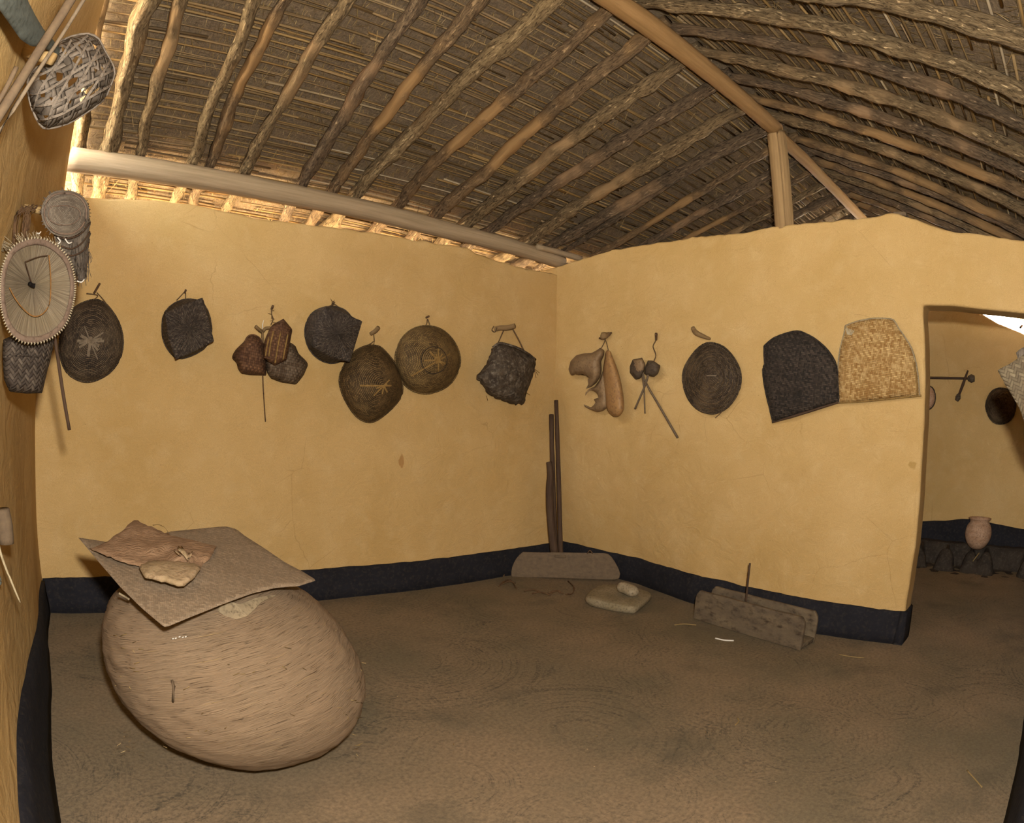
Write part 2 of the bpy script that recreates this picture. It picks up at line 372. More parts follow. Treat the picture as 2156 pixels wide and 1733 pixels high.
def m_wood(name, c1, c2, crack='#2a1a0c', bark=None, kind='UV', sc=(60, 4, 60), bump=.5, bd=.003, rough=.8):
    s = NT(name); c = s.co(kind, sc); g = s.noise(c, 1.0, 5, .65); o_ = s.co('Object')
    col = s.mix(s.rng(g, .3, .7), hexc(c1), hexc(c2)); col = s.mix(s.rng(g, .66, .8, 0, .7), col, hexc(crack)); bm = [(g, bump, bd)]
    if bark:
        k = s.co(kind, (46, 13, 46)); bk = s.noise(k, 1.5, 6, .72, .8); q = s.mix(s.rng(bk, .38, .58), hexc(bark[1]), hexc(bark[0])); q = s.mix(s.rng(bk, .55, .62, 0, .85), q, hexc(bark[2]))
        msk = s.rng(s.noise(o_, 1.7, 3, .6), bark[3], bark[3]+.12); col = s.mix(msk, col, q); bm.append((s.math('MULTIPLY', s.rng(bk, .4, .62, 1, 0), msk), 1.0, .012))
    return s.finish(col, bm, rough)

SA = A.at(845, 972, .01); SB = A.at(1095, 1043, .01); SD = B.at(1921, 980, .01)
M_wall = m_plaster('ochre_plaster', '#c2a26c', '#b8975f', '#cbae7c', [(*SA, .022, .045, '#8a5a2a'), (*SB, .018, .04, '#85652c'), (*SD, .03, .025, '#8a6c33')])
M_band = m_noise('black_plaster', '#19181b', '#212024', '#332e29', 6, .5, .006, 40, kind='World')
def m_floor():
    s = NT('smeared_dung_floor'); w_ = s.co('World'); wz = s.mix(.06, w_, s.noise(w_, 2.2, 3))
    n = s.t.nodes.new('ShaderNodeTexVoronoi'); n.inputs['Scale'].default_value = 1.15; n.inputs['Randomness'].default_value = .9; s.set(n.inputs['Vector'], wz); dd = n.outputs['Distance']
    n2 = s.t.nodes.new('ShaderNodeTexVoronoi'); n2.inputs['Scale'].default_value = 2.1; s.set(n2.inputs['Vector'], s.mix(.05, s.co('World', loc=(3.1, 1.7, 0)), s.noise(w_, 3, 2))); d2 = n2.outputs['Distance']
    ar = s.noise(s.comb(s.math('MULTIPLY', dd, 75.), s.math('MULTIPLY', s.noise(w_, 2.0, 2), 6.), 0.0), 1.0, 4, .7)
    ar2 = s.noise(s.comb(s.math('MULTIPLY', d2, 60.), s.math('MULTIPLY', s.noise(w_, 2.6, 2), 7.), 3.0), 1.0, 4, .7)
    msk = s.rng(s.noise(w_, 1.5, 3), .42, .6); mk2 = s.rng(s.noise(s.co('World', loc=(9, 4, 0)), 1.3, 3), .46, .6)
    big = s.noise(w_, 1.1, 4, .6); fine = s.noise(w_, 60, 4, .7)
    col = s.mix(s.rng(big, .35, .65), hexc('#70654e'), hexc('#8c775c')); col = s.mix(s.rng(fine, .35, .65, 0, .6), col, hexc('#5a4e3e'))
    col = s.mix(s.math('MULTIPLY', s.math('MULTIPLY', s.rng(ar, .5, .66), s.rng(fine, .35, .6)), s.math('MULTIPLY', msk, s.rng(dd, .12, .3, 0, .85))), col, hexc('#3a3830'))
    col = s.mix(s.math('MULTIPLY', s.math('MULTIPLY', s.rng(ar2, .52, .66), s.rng(fine, .35, .6)), s.math('MULTIPLY', mk2, s.rng(d2, .1, .25, 0, .8))), col, hexc('#413e35'))
    dk = s.rng(s.noise(s.co('World', loc=(2, 7, 0)), 1.8, 4, .6), .56, .72, 0, .5); col = s.mix(dk, col, hexc('#474438'))
    ch = s.vor(w_, 17); col = s.mix(s.math('MULTIPLY', s.rng(ch, .035, .06, 1, 0), s.rng(s.noise(w_, 5, 2), .56, .62)), col, hexc('#b79d74'))
    return s.finish(col, ((ar, .2, .004), (ar2, .15, .004), (fine, .35, .004)), .95)
M_floor = m_floor()
def m_thatch():
    s = NT('thatch'); w_ = s.co('World'); a = s.noise(s.co('World', (14, 60, 60)), 1.4, 5, .75, .6); b = s.noise(s.co('World', (70, 18, 20), (0, 0, .5)), 1.3, 5, .75, .8); c = s.noise(w_, 1.6, 3)
    col = s.mix(s.rng(a, .35, .7), hexc('#786650'), hexc('#b09673')); col = s.mix(s.rng(b, .52, .72, 0, .8), col, hexc('#b99f76')); col = s.mix(s.rng(b, .3, .42, .8, 0), col, hexc('#403224'))
    col = s.mix(s.rng(c, .4, .7, 0, .4), col, hexc('#7a6a58'))
    return s.finish(col, ((a, .9, .02), (b, .9, .02)), .95)
M_thatch = m_thatch()
def m_reed(name, stops, sc=(120, 3, 120)):
    s = NT(name); r = s.geo.outputs['Random Per Island']; col = ramp(s, r, *stops); g = s.noise(s.co('UV', sc), 1.0, 3, .6)
    col = s.mix(s.rng(g, .4, .75, 0, .55), col, hexc('#4a3520')); return s.finish(col, ((g, .3, .002),), .6)
M_reed = m_reed('reed', ((0, '#54442f'), (.25, '#75603f'), (.45, '#867052'), (.62, '#94794c'), (.8, '#86683c'), (.94, '#9a8766'), (1, '#b8a78a')))
M_straw = m_reed('straw', ((0, '#5c4b34'), (.4, '#7d673f'), (.75, '#988053'), (1, '#b59c6e')))
BARKS = [('#7c6445', '#8c7250', ('#7d694c', '#ab926b', '#3a2e20', .38)), ('#7d613f', '#8e7049', ('#78634a', '#9c8260', '#3a2c1e', .43)), ('#7a6044', '#8c7152', ('#6e5d49', '#947d60', '#33281e', .36)),
         ('#7d613f', '#8c6e49', ('#857050', '#b39a72', '#403222', .30))]
M_logs = [m_wood('log_bark', c1, c2, '#3a2612', bk) for c1, c2, bk in BARKS]
M_ridge = m_wood('ridge_timber', '#80633c', '#96754c', '#463019', sc=(44, 2.2, 44), bd=.006)
M_post = m_wood('post_timber', '#846a48', '#9c8058', '#2a1c10', sc=(50, 1.6, 50), bd=.008)
M_plate = m_wood('plate_timber', '#827055', '#9b866a', '#4c3a26', sc=(44, 1.8, 44), bd=.006)
M_dkwood = m_wood('smoked_wood', '#3a2a20', '#52402f', '#15100c', sc=(70, 5, 70))
M_graywood = m_wood('weathered_wood', '#57493a', '#6d5c46', '#241b14', sc=(40, 4, 40), kind='Object')
M_trough = m_noise('weathered_mould_wood', '#54483a', '#6e5f49', '#2e2218', 7, .7, .008, 16, (1, 1, 2))
M_peg = m_wood('peg_wood', '#9c7f52', '#b49766', '#5c4526', sc=(60, 6, 60))
M_peg2 = m_wood('brown_peg_wood', '#6d5638', '#826946', '#3c2c1a', sc=(60, 6, 60))
M_twig = m_noise('twig', '#4c3826', '#6a5036', '#2d2016', 30, .5, .002, 90)
M_cord = m_noise('fibre_cord', '#4d3c29', '#6b563c', '#2c2118', 60, .5, .001, 160)
M_wk_dark = m_weave('smoked_bamboo_weave', '#362b20', '#5f4f3b', '#6a5943', 26, 100, mort=.2)
M_wk_brown = m_weave('brown_bamboo_weave', '#45351f', '#6e5735', '#7c6440', 34, 95, mort=.2)
M_wk_brown2 = m_weave('golden_brown_bamboo_weave', '#59452a', '#80683f', '#8e7448', 34, 90, mort=.2)
M_wk_twill = m_cross('dark_twill_weave', '#332b25', '#6a5e50', '#14100c', 95, 4, .78)
M_wk_box = m_cross('hexagon_basket_weave', '#4c3c2c', '#7c6c58', '#1a120b', 75, 2, .1, asp=.8)
M_wk_rust = m_cross('reddish_basket_weave', '#4a3222', '#7c5a3e', '#1a100a', 75, 2, .1, asp=.8)
M_wk_black = m_cross('blackened_scoop_weave', '#25201b', '#54483c', '#0b0907', 100, 4, .12)
M_wk_light = m_cross('pale_scoop_weave', '#8a6636', '#cbac74', '#5a3d1e', 92, 4, .12, patch='#c2a470', big=.5)
M_crust = m_noise('soot_crusted_bark', '#352c23', '#564a3c', '#827868', 14, 1.0, .014, 34)
M_ribs = m_noise('pale_bamboo_strip', '#665846', '#7d6f5b', '#4a3e2e', 30, .3, .002, 80)
M_ribs_y = m_noise('yellow_bamboo_strip', '#755a30', '#8d7040', '#4c381e', 30, .3, .002, 80)
M_gourd = m_noise('dried_gourd', '#7a6349', '#8d7352', '#54412e', 14, .4, .004, 60, rough=.55)
M_gourd2 = m_noise('tan_gourd', '#8a6740', '#a07a4c', '#5c4430', 9, .4, .004, 50, rough=.45)
M_shell = m_noise('dark_shell', '#45382b', '#5e5243', '#221a13', 25, .6, .004, 70, rough=.6)
M_fibre = m_noise('grey_palm_fibre', '#5c5248', '#746858', '#332c24', 14, .9, .008, 120, (1, 1, .25))
M_leaf = m_noise('grey_palm_leaf', '#82735a', '#9a8a6d', '#4b3f30', 9, .6, .004, 70)
M_bead = m_noise('pale_lashing', '#a2967a', '#b8ac90', '#6d6048', 60, .4, .002, 120)
M_cane = m_noise('orange_cane', '#7d5a32', '#91683a', '#5a3e20', 40, .3, .001, 120)
M_open = m_noise('grey_split_bamboo', '#6a5f52', '#857a6b', '#3c342c', 22, .7, .004, 80)
M_blade = m_noise('grey_green_board', '#4c4f47', '#5c5f57', '#34362f', 8, .3, .003, 60)
M_bone = m_noise('bleached_stick', '#a39372', '#c2b593', '#7a6a4c', 14, .4, .003, 60)
M_stone = m_noise('granite_block', '#7d7054', '#92846a', '#4f4634', 12, .8, .006, 70)
M_stone2 = m_noise('granite_roller', '#8a7b5e', '#a0927a', '#5a4f3c', 12, .6, .004, 70)
M_clay = m_noise('red_clay', '#9a7658', '#b8977a', '#5a4536', 8, .3, .003, 50, (1, 1, 2.5), rough=.7)
M_hearth = m_noise('sooty_mud', '#2a241f', '#3c342b', '#4e4539', 6, .7, .01, 40, kind='World')
M_lid = m_cross('fine_mat_weave', '#7c6b56', '#a08c72', '#64533f', 150, 4, .4, bump=.4, bd=.0015)
M_mat2 = m_cross('coarse_mat_weave', '#5e523f', '#85775c', '#3c3226', 75, 4, .3)
M_slab = m_noise('flaky_bark', '#86694e', '#9e8062', '#5f4732', 16, .8, .008, 40, (1, 4, 1))
M_slab2 = m_noise('pale_torn_bark', '#94805f', '#a89070', '#6c563e', 12, .6, .006, 50)
M_hollow_shade = m_noise('hollow_shade', '#100c09', '#18120d', None, 12, .2)  # shade of hollows painted as a near-black colour
M_white = m_noise('white_chalk', '#c9c2b4', '#ddd6c8', None, 30, .2)
def m_grain():
    s = NT('coiled_straw_basket'); x = s.sep(s.co('UV')); v = s.math('ADD', x[1], s.math('MULTIPLY', s.noise(s.co('Object'), 4, 2), .04))
    st = s.noise(s.comb(s.math('MULTIPLY', x[0], 9.), s.math('MULTIPLY', v, 300.), 0.0), 1.0, 6, .75, .5)
    slit = s.noise(s.comb(s.math('MULTIPLY', x[0], 10.), s.math('MULTIPLY', v, 330.), 7.0), 1.0, 3, .6); o_ = s.co('Object'); big = s.noise(o_, 4, 3)
    col = s.mix(s.rng(st, .3, .7), hexc('#76634c'), hexc('#a78f72')); col = s.mix(s.rng(big, .4, .7, 0, .4), col, hexc('#9c8265'))
    yl = s.noise(s.comb(s.math('MULTIPLY', x[0], 4.), s.math('MULTIPLY', v, 200.), 3.0), 1.0, 2); col = s.mix(s.rng(yl, .66, .74, 0, .6), col, hexc('#b3975f'))
    sl = s.rng(slit, .61, .68); col = s.mix(s.math('MULTIPLY', sl, .75), col, hexc('#4a3420'))
    return s.finish(col, ((st, .7, .01), (s.math('SUBTRACT', 1.0, sl), .7, .01)), .9)
M_grain = m_grain()

# ------------------------------------------------------------------ walls
def lerp(xs, ys): return lambda v: float(np.interp(v, xs, ys))
def gA(x): return .8667*lerp([-4.1, -2.1, -1.3, -.5, .3], [.04, -.04, -.09, -.10, -.10])(x)     # how far the foot of the back wall strays
def gB(y): return .8667*lerp([-3.6, -3.1, -2.5, -1.5, -.9, .1], [.06, .08, -.04, .03, .2, .19])(y)
def ya(x, z): return gA(x)*max(0, 1-z/1.3)**1.3 + .012*nz(x*1.7, z*1.7, 3) + .005*nz(x*6, z*6, 8)
def xb(y, z): return gB(y)*max(0, 1-z/1.3)**1.3 - .03*max(0, (z-1.3)/1.2)*max(0, 1+y) + .012*nz(y*1.7, z*1.7, 13) + .005*nz(y*6, z*6, 18)
topA = [A.at(*p) for p in [(150, 412), (190, 415), (310, 420), (400, 428), (540, 458), (620, 468), (700, 478), (850, 500), (940, 515), (985, 520), (1000, 532), (1060, 552), (1110, 565), (1160, 574)]]
tA = lerp([p[0] for p in topA]+[.3], [p[2] for p in topA]+[topA[-1][2]])
topB = [B.at(*p) for p in [(1170, 565), (1230, 545), (1310, 522), (1400, 508), (1480, 496), (1560, 490), (1612, 480), (1700, 468), (1800, 460), (1850, 452), (1880, 447), (1915, 455), (1950, 470), (2000, 485), (2070, 493), (2156, 506)][::-1]]
tB = lerp([-4.3]+[p[1] for p in topB]+[.3], [topB[0][2]-.04]+[p[2] for p in topB]+[topB[-1][2]])
def extrude_grid(name, us, zs_of, P, back, mat, hole=None, bev=.02):
    bm = bmesh.new(); G = []
    for i, u in enumerate(us):
        zs = zs_of(u); G.append([bm.verts.new(tuple(P(u, z))) for z in zs])
    fs = []
    for i in range(len(us)-1):
        for j in range(len(G[0])-1):
            if hole and hole(i, j): continue
            fs.append(bm.faces.new((G[i][j], G[i+1][j], G[i+1][j+1], G[i][j+1])))
    for v in [v for v in bm.verts if not v.link_faces]: bm.verts.remove(v)
    r = bmesh.ops.extrude_face_region(bm, geom=fs); nv = [e for e in r['geom'] if isinstance(e, bmesh.types.BMVert)]
    bmesh.ops.translate(bm, verts=nv, vec=back); bmesh.ops.recalc_face_normals(bm, faces=bm.faces)
    me = bpy.data.meshes.new(name); bm.to_mesh(me); bm.free(); me.materials.append(mat)
    me.polygons.foreach_set('use_smooth', [True]*len(me.polygons))
    o = bpy.data.objects.new(name, me); COL.objects.link(o); o['kind'] = 'structure'; bevel(o, bev, 3, 45); wn_ = o.modifiers.new('normals', 'WEIGHTED_NORMAL'); wn_.keep_sharp = False; return o
nz_ = 40
extrude_grid('wall_back', np.linspace(-4.30, .24, 110), lambda x: np.linspace(-.05, tA(x)+.010*nz(x*9, 1, 5)+.006*nz(x*25, 3, 5), nz_), lambda x, z: (x, ya(x, z), z), (0, .22, 0), M_wall)
# right wall with the doorway
DY = -3.105; ysB = np.concatenate([np.linspace(-5.0, -4.05, 6), np.linspace(-4.0, DY, 22), np.linspace(DY, .23, 84)[1:]]); kD = 27
lint = lerp([-4.1, -3.78, -3.5, -3.3, -3.105], [1.985, 1.993, 2.02, 2.045, 2.055])
def zB(y):
    t = tB(y)+.010*nz(y*9, 2, 9)+.006*nz(y*25, 3, 7); l = lint(y) if y <= DY+.02 else 2.055
    return np.concatenate([np.linspace(-.05, l, 26), np.linspace(l, t, 12)[1:]])
def PB(y, z):
    yy = y+(.012*nz(z*2.2, 5, 5)+.006*nz(z*9, 5, 5) if abs(y-DY) < .001 and z < 2.05 else 0); return (xb(y, z), yy, z)
extrude_grid('wall_right', ysB, zB, PB, (.20, 0, 0), M_wall, hole=lambda i, j: (ysB[i] >= -4.001-1e-6 and ysB[i+1] <= DY+1e-6 and j < 25), bev=.018)
# left gable wall stops just under the sloping roof
roofL = lambda y: 2.82-.335*y
roofR = lambda y: 3.53+.5*(y+2.123)
roof = lambda y: roofL(y) if y > -2.123 else roofR(y)
extrude_grid('wall_left', np.linspace(-4.2, .44, 90), lambda y: np.linspace(-.05, roof(y)-.20+.012*nz(y*7, 2, 2), nz_), lambda y, z: (-4.02-.02*nz(y*1.4, z*1.4, 31)-.02, y, z), (-.2, 0, 0), M_wall)
extrude_grid('wall_front', np.linspace(-4.2, 2.95, 60), lambda x: np.linspace(-.05, 2.50, 24), lambda x, z: (x, -4.065-.01*nz(x*1.4, z*1.4, 41), z), (0, -.2, 0), M_wall)
tD = lerp([-4.2, -3.77, -3.455, -3.21, -3.12, -2.8, -2.2, -1, .2, 1.14], [2.10, 2.332, 2.445, 2.58, 2.66, 2.9, 3.1, 2.9, 2.7, 2.4])
extrude_grid('wall_far', np.linspace(-4.2, 1.14, 80), lambda y: np.linspace(-.05, tD(y), 30), lambda y, z: (2.95+.012*nz(y*1.6, z*1.6, 51), y, z), (.2, 0, 0), M_wall)  # unseen stretch beyond the back wall added to block light from the right
extrude_grid('wall_back_room', np.linspace(.24, 3.1, 40), lambda x: np.linspace(-.05, 2.5, 20), lambda x, z: (x, .01*nz(x, z, 4), z), (0, .22, 0), M_wall).name = 'wall_back_annex'

extrude_grid('added_shade_wall', np.linspace(-4.15, 4.9, 40), lambda x: np.linspace(-.05, 2.42, 12), lambda x, z: (x, 1.15+.01*nz(x, z, 4), z), (0, .18, 0), M_wall)  # unseen wall added to keep daylight off the eaves except at the left
def band(name, us, P, top, out, th=.014):       # painted plinth following its wall
    vs, fs = [], []; n = len(us)
    for u in us:
        t = top(u)
        for k, z in enumerate((-.02, t*.33, t*.66, t-.006)):
            p = np.array(P(u, z))+np.array(out)*(th+.008*nz(u*5, z*9, 3)+(.012*(1-z/t))); vs.append(p)
        vs.append(np.array(P(u, t))+np.array(out)*.001); vs.append(np.array(P(u, -.02))-np.array(out)*.04); vs.append(np.array(P(u, t))-np.array(out)*.03)
    m = 7; order = [0, 1, 2, 3, 4, 6, 5]
    for i in range(n-1):
        for k in range(7):
            a, b = order[k], order[(k+1) % 7]; fs.append((i*m+a, i*m+b, (i+1)*m+b, (i+1)*m+a))
    fs.append(tuple(order)); fs.append(tuple((n-1)*m+k for k in order[::-1]))
    return struct(name, vs, fs, M_band)
hA = lerp([-4.05, -3.6, -3.2, -2.4, -1.5, -.5, .3], [.215, .225, .205, .215, .212, .215, .215])
band('baseboard_back', np.linspace(-4.04, .17, 90), lambda x, z: (x, ya(x, z), z), lambda x: hA(x)+.006*nz(x*7, 1, 1)+.004*nz(x*22, 1, 1), (0, -1, 0))
band('baseboard_right', np.linspace(DY-.014, -.06, 80), lambda y, z: (xb(y, z), y, z), lambda y: .215+.008*nz(y*6, 2, 1)+.004*nz(y*20, 1, 1), (-1, 0, 0))
band('baseboard_jamb', np.linspace(-.01, .21, 6), lambda x, z: (x+.04, DY+.012*nz(z*2.2, 5, 5), z), lambda x: .215, (0, -1, 0))
band('baseboard_left', np.linspace(-4.0, -.02, 80), lambda y, z: (-4.04-.02*nz(y*1.4, z*1.4, 31), y, z), lambda y: lerp([-4, -2.5, -2.0, -1.3, -.6, 0], [.33, .335, .36, .30, .23, .215])(y)+.012*nz(y*4, 7, 1), (1, 0, 0), .02)
band('baseboard_front', np.linspace(-4.0, 2.9, 60), lambda x, z: (x, -4.065-.01*nz(x*1.4, z*1.4, 41), z), lambda x: .23, (0, 1, 0), .012)
band('baseboard_far', np.linspace(-4.0, 0, 60), lambda y, z: (2.95+.012*nz(y*1.6, z*1.6, 51), y, z), lambda y: lerp([-4, -3.86, -3.24, -2.63, 0], [.38, .39, .455, .385, .37])(y)+.01*nz(y*5, 1, 8), (-1, 0, 0), .02)

# floor
xs = np.linspace(-4.3, 3.3, 191); ys = np.linspace(-4.3, .4, 119); vs = []; fs = []
for x in xs:
    for y in ys: vs.append((x, y, .004*nz(x*2, y*2, 1)+.0025*nz(x*7, y*7, 2)))
for i in range(len(xs)-1):
    for j in range(len(ys)-1): a = i*len(ys)+j; fs.append((a, a+len(ys), a+len(ys)+1, a+1))
struct('floor', vs, fs, M_floor)

# ------------------------------------------------------------------ roof: thatch, reed laths, loose straw
TOP = .085
vs, fs = [], []; X0, X1 = -4.36, 4.9
yy = [1.6, .95, .5, 0, -.5, -1, -1.5, -2.123, -2.6, -3.1, -3.6, -4.1, -4.6]; xx = np.linspace(X0, X1, 30)
for z0 in (0, .09):
    for x in xx:
        for y in yy: vs.append((x, y, roof(y)+TOP+z0+.01*nz(x, y, 2)))
n, m = len(xx), len(yy); off = n*m
for i in range(n-1):
    for j in range(m-1):
        a = i*m+j; fs.append((a, a+1, a+m+1, a+m)); fs.append((a+off, a+m+off, a+m+1+off, a+1+off))
for i in range(n-1):
    for j in (0, m-1): a = i*m+j; fs.append((a, a+m, a+m+off, a+off))
for j in range(m-1):
    for i in (0, n-1): a = i*m+j; fs.append((a, a+1, a+1+off, a+off))
ceiling = struct('ceiling', vs, fs, M_thatch, smooth=False)
def laths(name, y0, y1, fz, sl):
    parts = []; L = abs(y1-y0)*math.hypot(1, sl); nrow = int(L/.062)
    for r in range(nrow):
        y = y0+(y1-y0)*(r+.5)/nrow
        for lay in range(3):
            x = X0+random.uniform(0, .8)
            while x < X1:
                ln = random.uniform(.5, 2.2); x2 = min(x+ln, X1)
                if random.random() < (.9, .6, .3)[lay]:
                    rd = random.uniform(.0035, .0085); yo = y+random.uniform(-.016, .016); tilt = random.uniform(-.02, .02)*ln; zo = .052+random.uniform(-.004, .012)+lay*.004
                    pts = []
                    for k in range(5):
                        t = k/4; q = x+(x2-x)*t; w2 = yo+tilt*(t-.5)+.006*math.sin(q*3+r); pts.append((q, w2, fz(w2)+zo))
                    parts.append(tube_geo(pts, rd, 6, caps=True))
                x = x2+random.uniform(.02, .5)
    v, f, u = merge(parts)
    return weld(mesh(name, v, f, M_reed, ceiling, u), 1e-6)
laths('reed_lathing', 1.5, -2.08, roofL, .335); laths('reed_lathing', -2.17, -4.55, roofR, .5)
def straws(name, n, y0, y1, fz, spread, lmin, lmax):
    x = rng.uniform(X0, X1, n); y = rng.uniform(y1, y0, n); a = rng.normal(math.pi/2, .55, n); ln = rng.uniform(lmin, lmax, n); V = []; Fc = []
    for i in range(n):
        d = np.array([math.cos(a[i]), math.sin(a[i]), 0])*ln[i]; z = fz(y[i])+TOP-rng.uniform(.0, .028); d[2] = (fz(y[i]+d[1])-fz(y[i]))-abs(rng.normal(0, spread))*ln[i]
        s = np.array([-math.sin(a[i]), math.cos(a[i]), 0])*rng.uniform(.0008, .0022); p = np.array([x[i], y[i], z]); q = p+d*.5+np.array([0, 0, rng.normal(0, .006)]); b = len(V)
        V += [p-s, p+s, p+np.array([0, 0, .0016]), q-s, q+s, q+np.array([0, 0, .0016]), p+d]
        Fc += [(b, b+1, b+4, b+3), (b+1, b+2, b+5, b+4), (b+2, b, b+3, b+5), (b+3, b+4, b+6), (b+4, b+5, b+6), (b+5, b+3, b+6)]
    uv = [(0, 0)]*len(V)
    me = bpy.data.meshes.new(name); me.from_pydata([tuple(v) for v in V], [], Fc); me.uv_layers.new(name='UVMap'); me.materials.append(M_straw); me.update()
    o = bpy.data.objects.new(name, me); COL.objects.link(o); o.parent = ceiling; o['kind'] = 'stuff'; return o
straws('loose_straw', 21000, 1.5, -2.1, roofL, .14, .02, .10); straws('loose_straw', 17000, -2.15, -4.5, roofR, .14, .02, .10)
straws('hanging_straw', 220, .6, -2.1, roofL, .7, .05, .16); straws('hanging_straw', 420, -2.2, -4.3, roofR, .8, .04, .12)

# ------------------------------------------------------------------ roof timbers
FL = Fr((0, .335, 1), (0, 0, 2.82)); FR_ = Fr((0, -.5, 1), (0, -2.123, 3.53))
Ls = [((172, 290), (214, 0), 30), ((228, 312), (316, 0), 40), ((292, 330), (385, 0), 28), ((400, 350), (535, 0), 27), ((435, 355), (600, 0), 26), ((508, 375), (728, 0), 29), ((628, 400), (885, 0), 30), ((690, 415), (1010, 0), 28),
      ((735, 425), (1160, 0), 34), ((825, 445), (1280, 20), 28), ((905, 465), (1360, 75), 29), ((970, 480), (1435, 130), 30), ((1020, 495), (1500, 180), 26), ((1105, 510), (1555, 230), 28), ((1170, 515), (1605, 270), 26)]
def rafter(pa, pb, ra, rb, side, idx, label, mat, wob=.016, group='rafters of the thatched roof'):
    pts, rad = [], []; n = 64
    for k in range(n):
        t = k/(n-1); p = pa+(pb-pa)*t; s = idx*3.7
        p = p+np.array([wob*2.6*nz(t*2.6+s, 1, 1)+wob*1.5*nz(t*7+s, 2, 1)+wob*.7*nz(t*17+s, 2, 1), 0, wob*.5*nz(t*5+s, 5, 1)])
        pts.append(p); rad.append((ra+(rb-ra)*t)*(1+.26*nz(t*6+s, 8, 2)+.22*nz(t*24+s, 8, 5)))
    o = tube('roof_rafter', pts, rad, mat, None, 16, 1.0, .34, idx*1.3); tag(o, label, 'rafter', group); return o
ordn = ['first', 'second', 'third', 'fourth', 'fifth', 'sixth', 'seventh', 'eighth', 'ninth', 'tenth', 'eleventh', 'twelfth', 'thirteenth', 'fourteenth', 'fifteenth', 'sixteenth', 'seventeenth', 'eighteenth', 'nineteenth', 'twentieth', 'twenty-first', 'twenty-second']
lookL = ['thin sunlit rafter half hidden behind the left mud wall', 'broad sunlit plank rafter nearest the left mud wall', 'lumpy pale bark rafter right of the sunlit plank rafter', 'pale bark rafter, left one of a close pair over the wall plate',
         'knotty orange-brown rafter, right one of a close pair over the wall plate', 'pale bark rafter rising between the close pair and the split rafter', 'split grey rafter with a long crack and a bent foot', 'smooth brown rafter just right of the long split rafter',
         'thick rough-barked grey rafter, thickest of the left roof slope', 'bare brown rafter reaching the ridge beam at the top of the picture', 'orange peeled rafter meeting the ridge beam second from the top', 'pale grey rafter meeting the ridge beam third from the top',
         'dark brown rafter meeting the ridge beam fourth from the top', 'tan rafter with a bend near its foot, meeting the ridge fifth from the top', 'thin brown rafter meeting the ridge beam just above the post']
for i, (a, b, wd) in enumerate(Ls):
    pa = FL.at(*a); pb = FL.at(*b); d = (pb-pa)/(pb[1]-pa[1]); e0 = pa+d*(1.12-pa[1]); e1 = pa+d*(-2.16-pa[1]); rr = wpx((pa+pb)/2, wd)
    rafter(e0, e1, rr*1.02, rr*.98, 'L', i, lookL[i], M_logs[(0, 3, 0, 3, 1, 0, 2, 1, 3, 1, 1, 0, 2, 0, 2)[i]])
k = len(Ls)
xl = .12
near = ['just beyond the post', 'second beyond the post', 'third beyond the post', 'fourth beyond the post', 'fifth beyond the post', 'sixth beyond the post', 'seventh beyond the post', 'eighth beyond the post', 'ninth beyond the post', 'tenth beyond the post', 'eleventh beyond the post', 'twelfth beyond the post']
for j in range(9):
    x = xl+j*.31; rr = .032+.006*((j*7) % 3-1)
    rafter(np.array([x+.03*((j*5) % 3-1), 1.12, roofL(1.12)]), np.array([x, -2.16, roofL(-2.16)]), rr, rr, 'L', k, 'dark rafter over the far room, left roof slope, '+near[j], M_logs[(2, 1, 2, 1, 0, 2, 1, 2, 1)[j]], .012); k += 1
for j, x in enumerate((3.1, 3.5, 3.9, 4.3, 4.7)):
    pass
Rs = [((1991, 28), (2156, 92), 0), ((1382, 5), (2156, 194), 1), ((1456, 60), (2156, 263), 1), ((1511, 115), (2156, 323), 1), ((1562, 166), (2156, 365), 1), ((1603, 212), (2156, 406), 1), ((1650, 249), (2156, 443), 1), ((1691, 296), (2156, 480), 1)]
lookR = ['thick grey rafter crossing the upper right corner with a peeled brown knot', 'bright grey-gold rafter, longest clear one on the right roof slope', 'brown rafter under the bright one on the right roof slope',
         'brown rafter with a thin splinter hanging, third on the right slope', 'grey rafter with a pointed splinter below, fourth on the right slope', 'brown rafter, fifth on the right slope from the bright one', 'brown rafter, sixth on the right slope from the bright one', 'brown rafter, seventh on the right slope from the bright one']
xr_last = 0
for i, (a, b, _) in enumerate(Rs):
    pa = FR_.at(*a); pb = FR_.at(*b)
    if i == 0: xa = xb_ = -1.80
    else: xa, xb_ = pa[0], pb[0]
    d = (xb_-xa)/(pb[1]-pa[1]) if i else 0; e = lambda y: np.array([xa+d*(y-pa[1]), y, roofR(y)])
    rr = (.044, .039, .036, .040, .036, .034, .036, .034)[i]
    rafter(e(-2.06), e(-4.55), rr*.92, rr*1.1, 'R', k, lookR[i], M_logs[(3, 3, 2, 0, 2, 1, 0, 1)[i]], .012); k += 1
for j, x in enumerate((-2.28, -2.75)):
    rafter(np.array([x, -2.06, roofR(-2.06)]), np.array([x+.04, -4.55, roofR(-4.55)]), .042, .042, 'R', k, ('grey rafter at the very top right corner of the picture', 'grey rafter over the camera, mostly above the picture')[j], M_logs[(3, 2)[j]], .012); k += 1
for j in range(9):
    x = .66+j*.27; rr = .034
    rafter(np.array([x, -2.06, roofR(-2.06)]), np.array([x+.02*((j*5) % 3-1), -4.55, roofR(-4.55)]), rr, rr, 'R', k, 'brown rafter over the far room, right roof slope, '+near[j], M_logs[(2, 1, 0, 2, 1, 1, 2, 0, 1)[j]], .01); k += 1
rafter(np.array([3.9, -2.06, roofR(-2.06)]), np.array([3.9, -4.55, roofR(-4.55)]), .035, .035, 'R', k, 'sunlit rafter outside, seen through the top of the doorway', M_logs[3], .01); k += 1

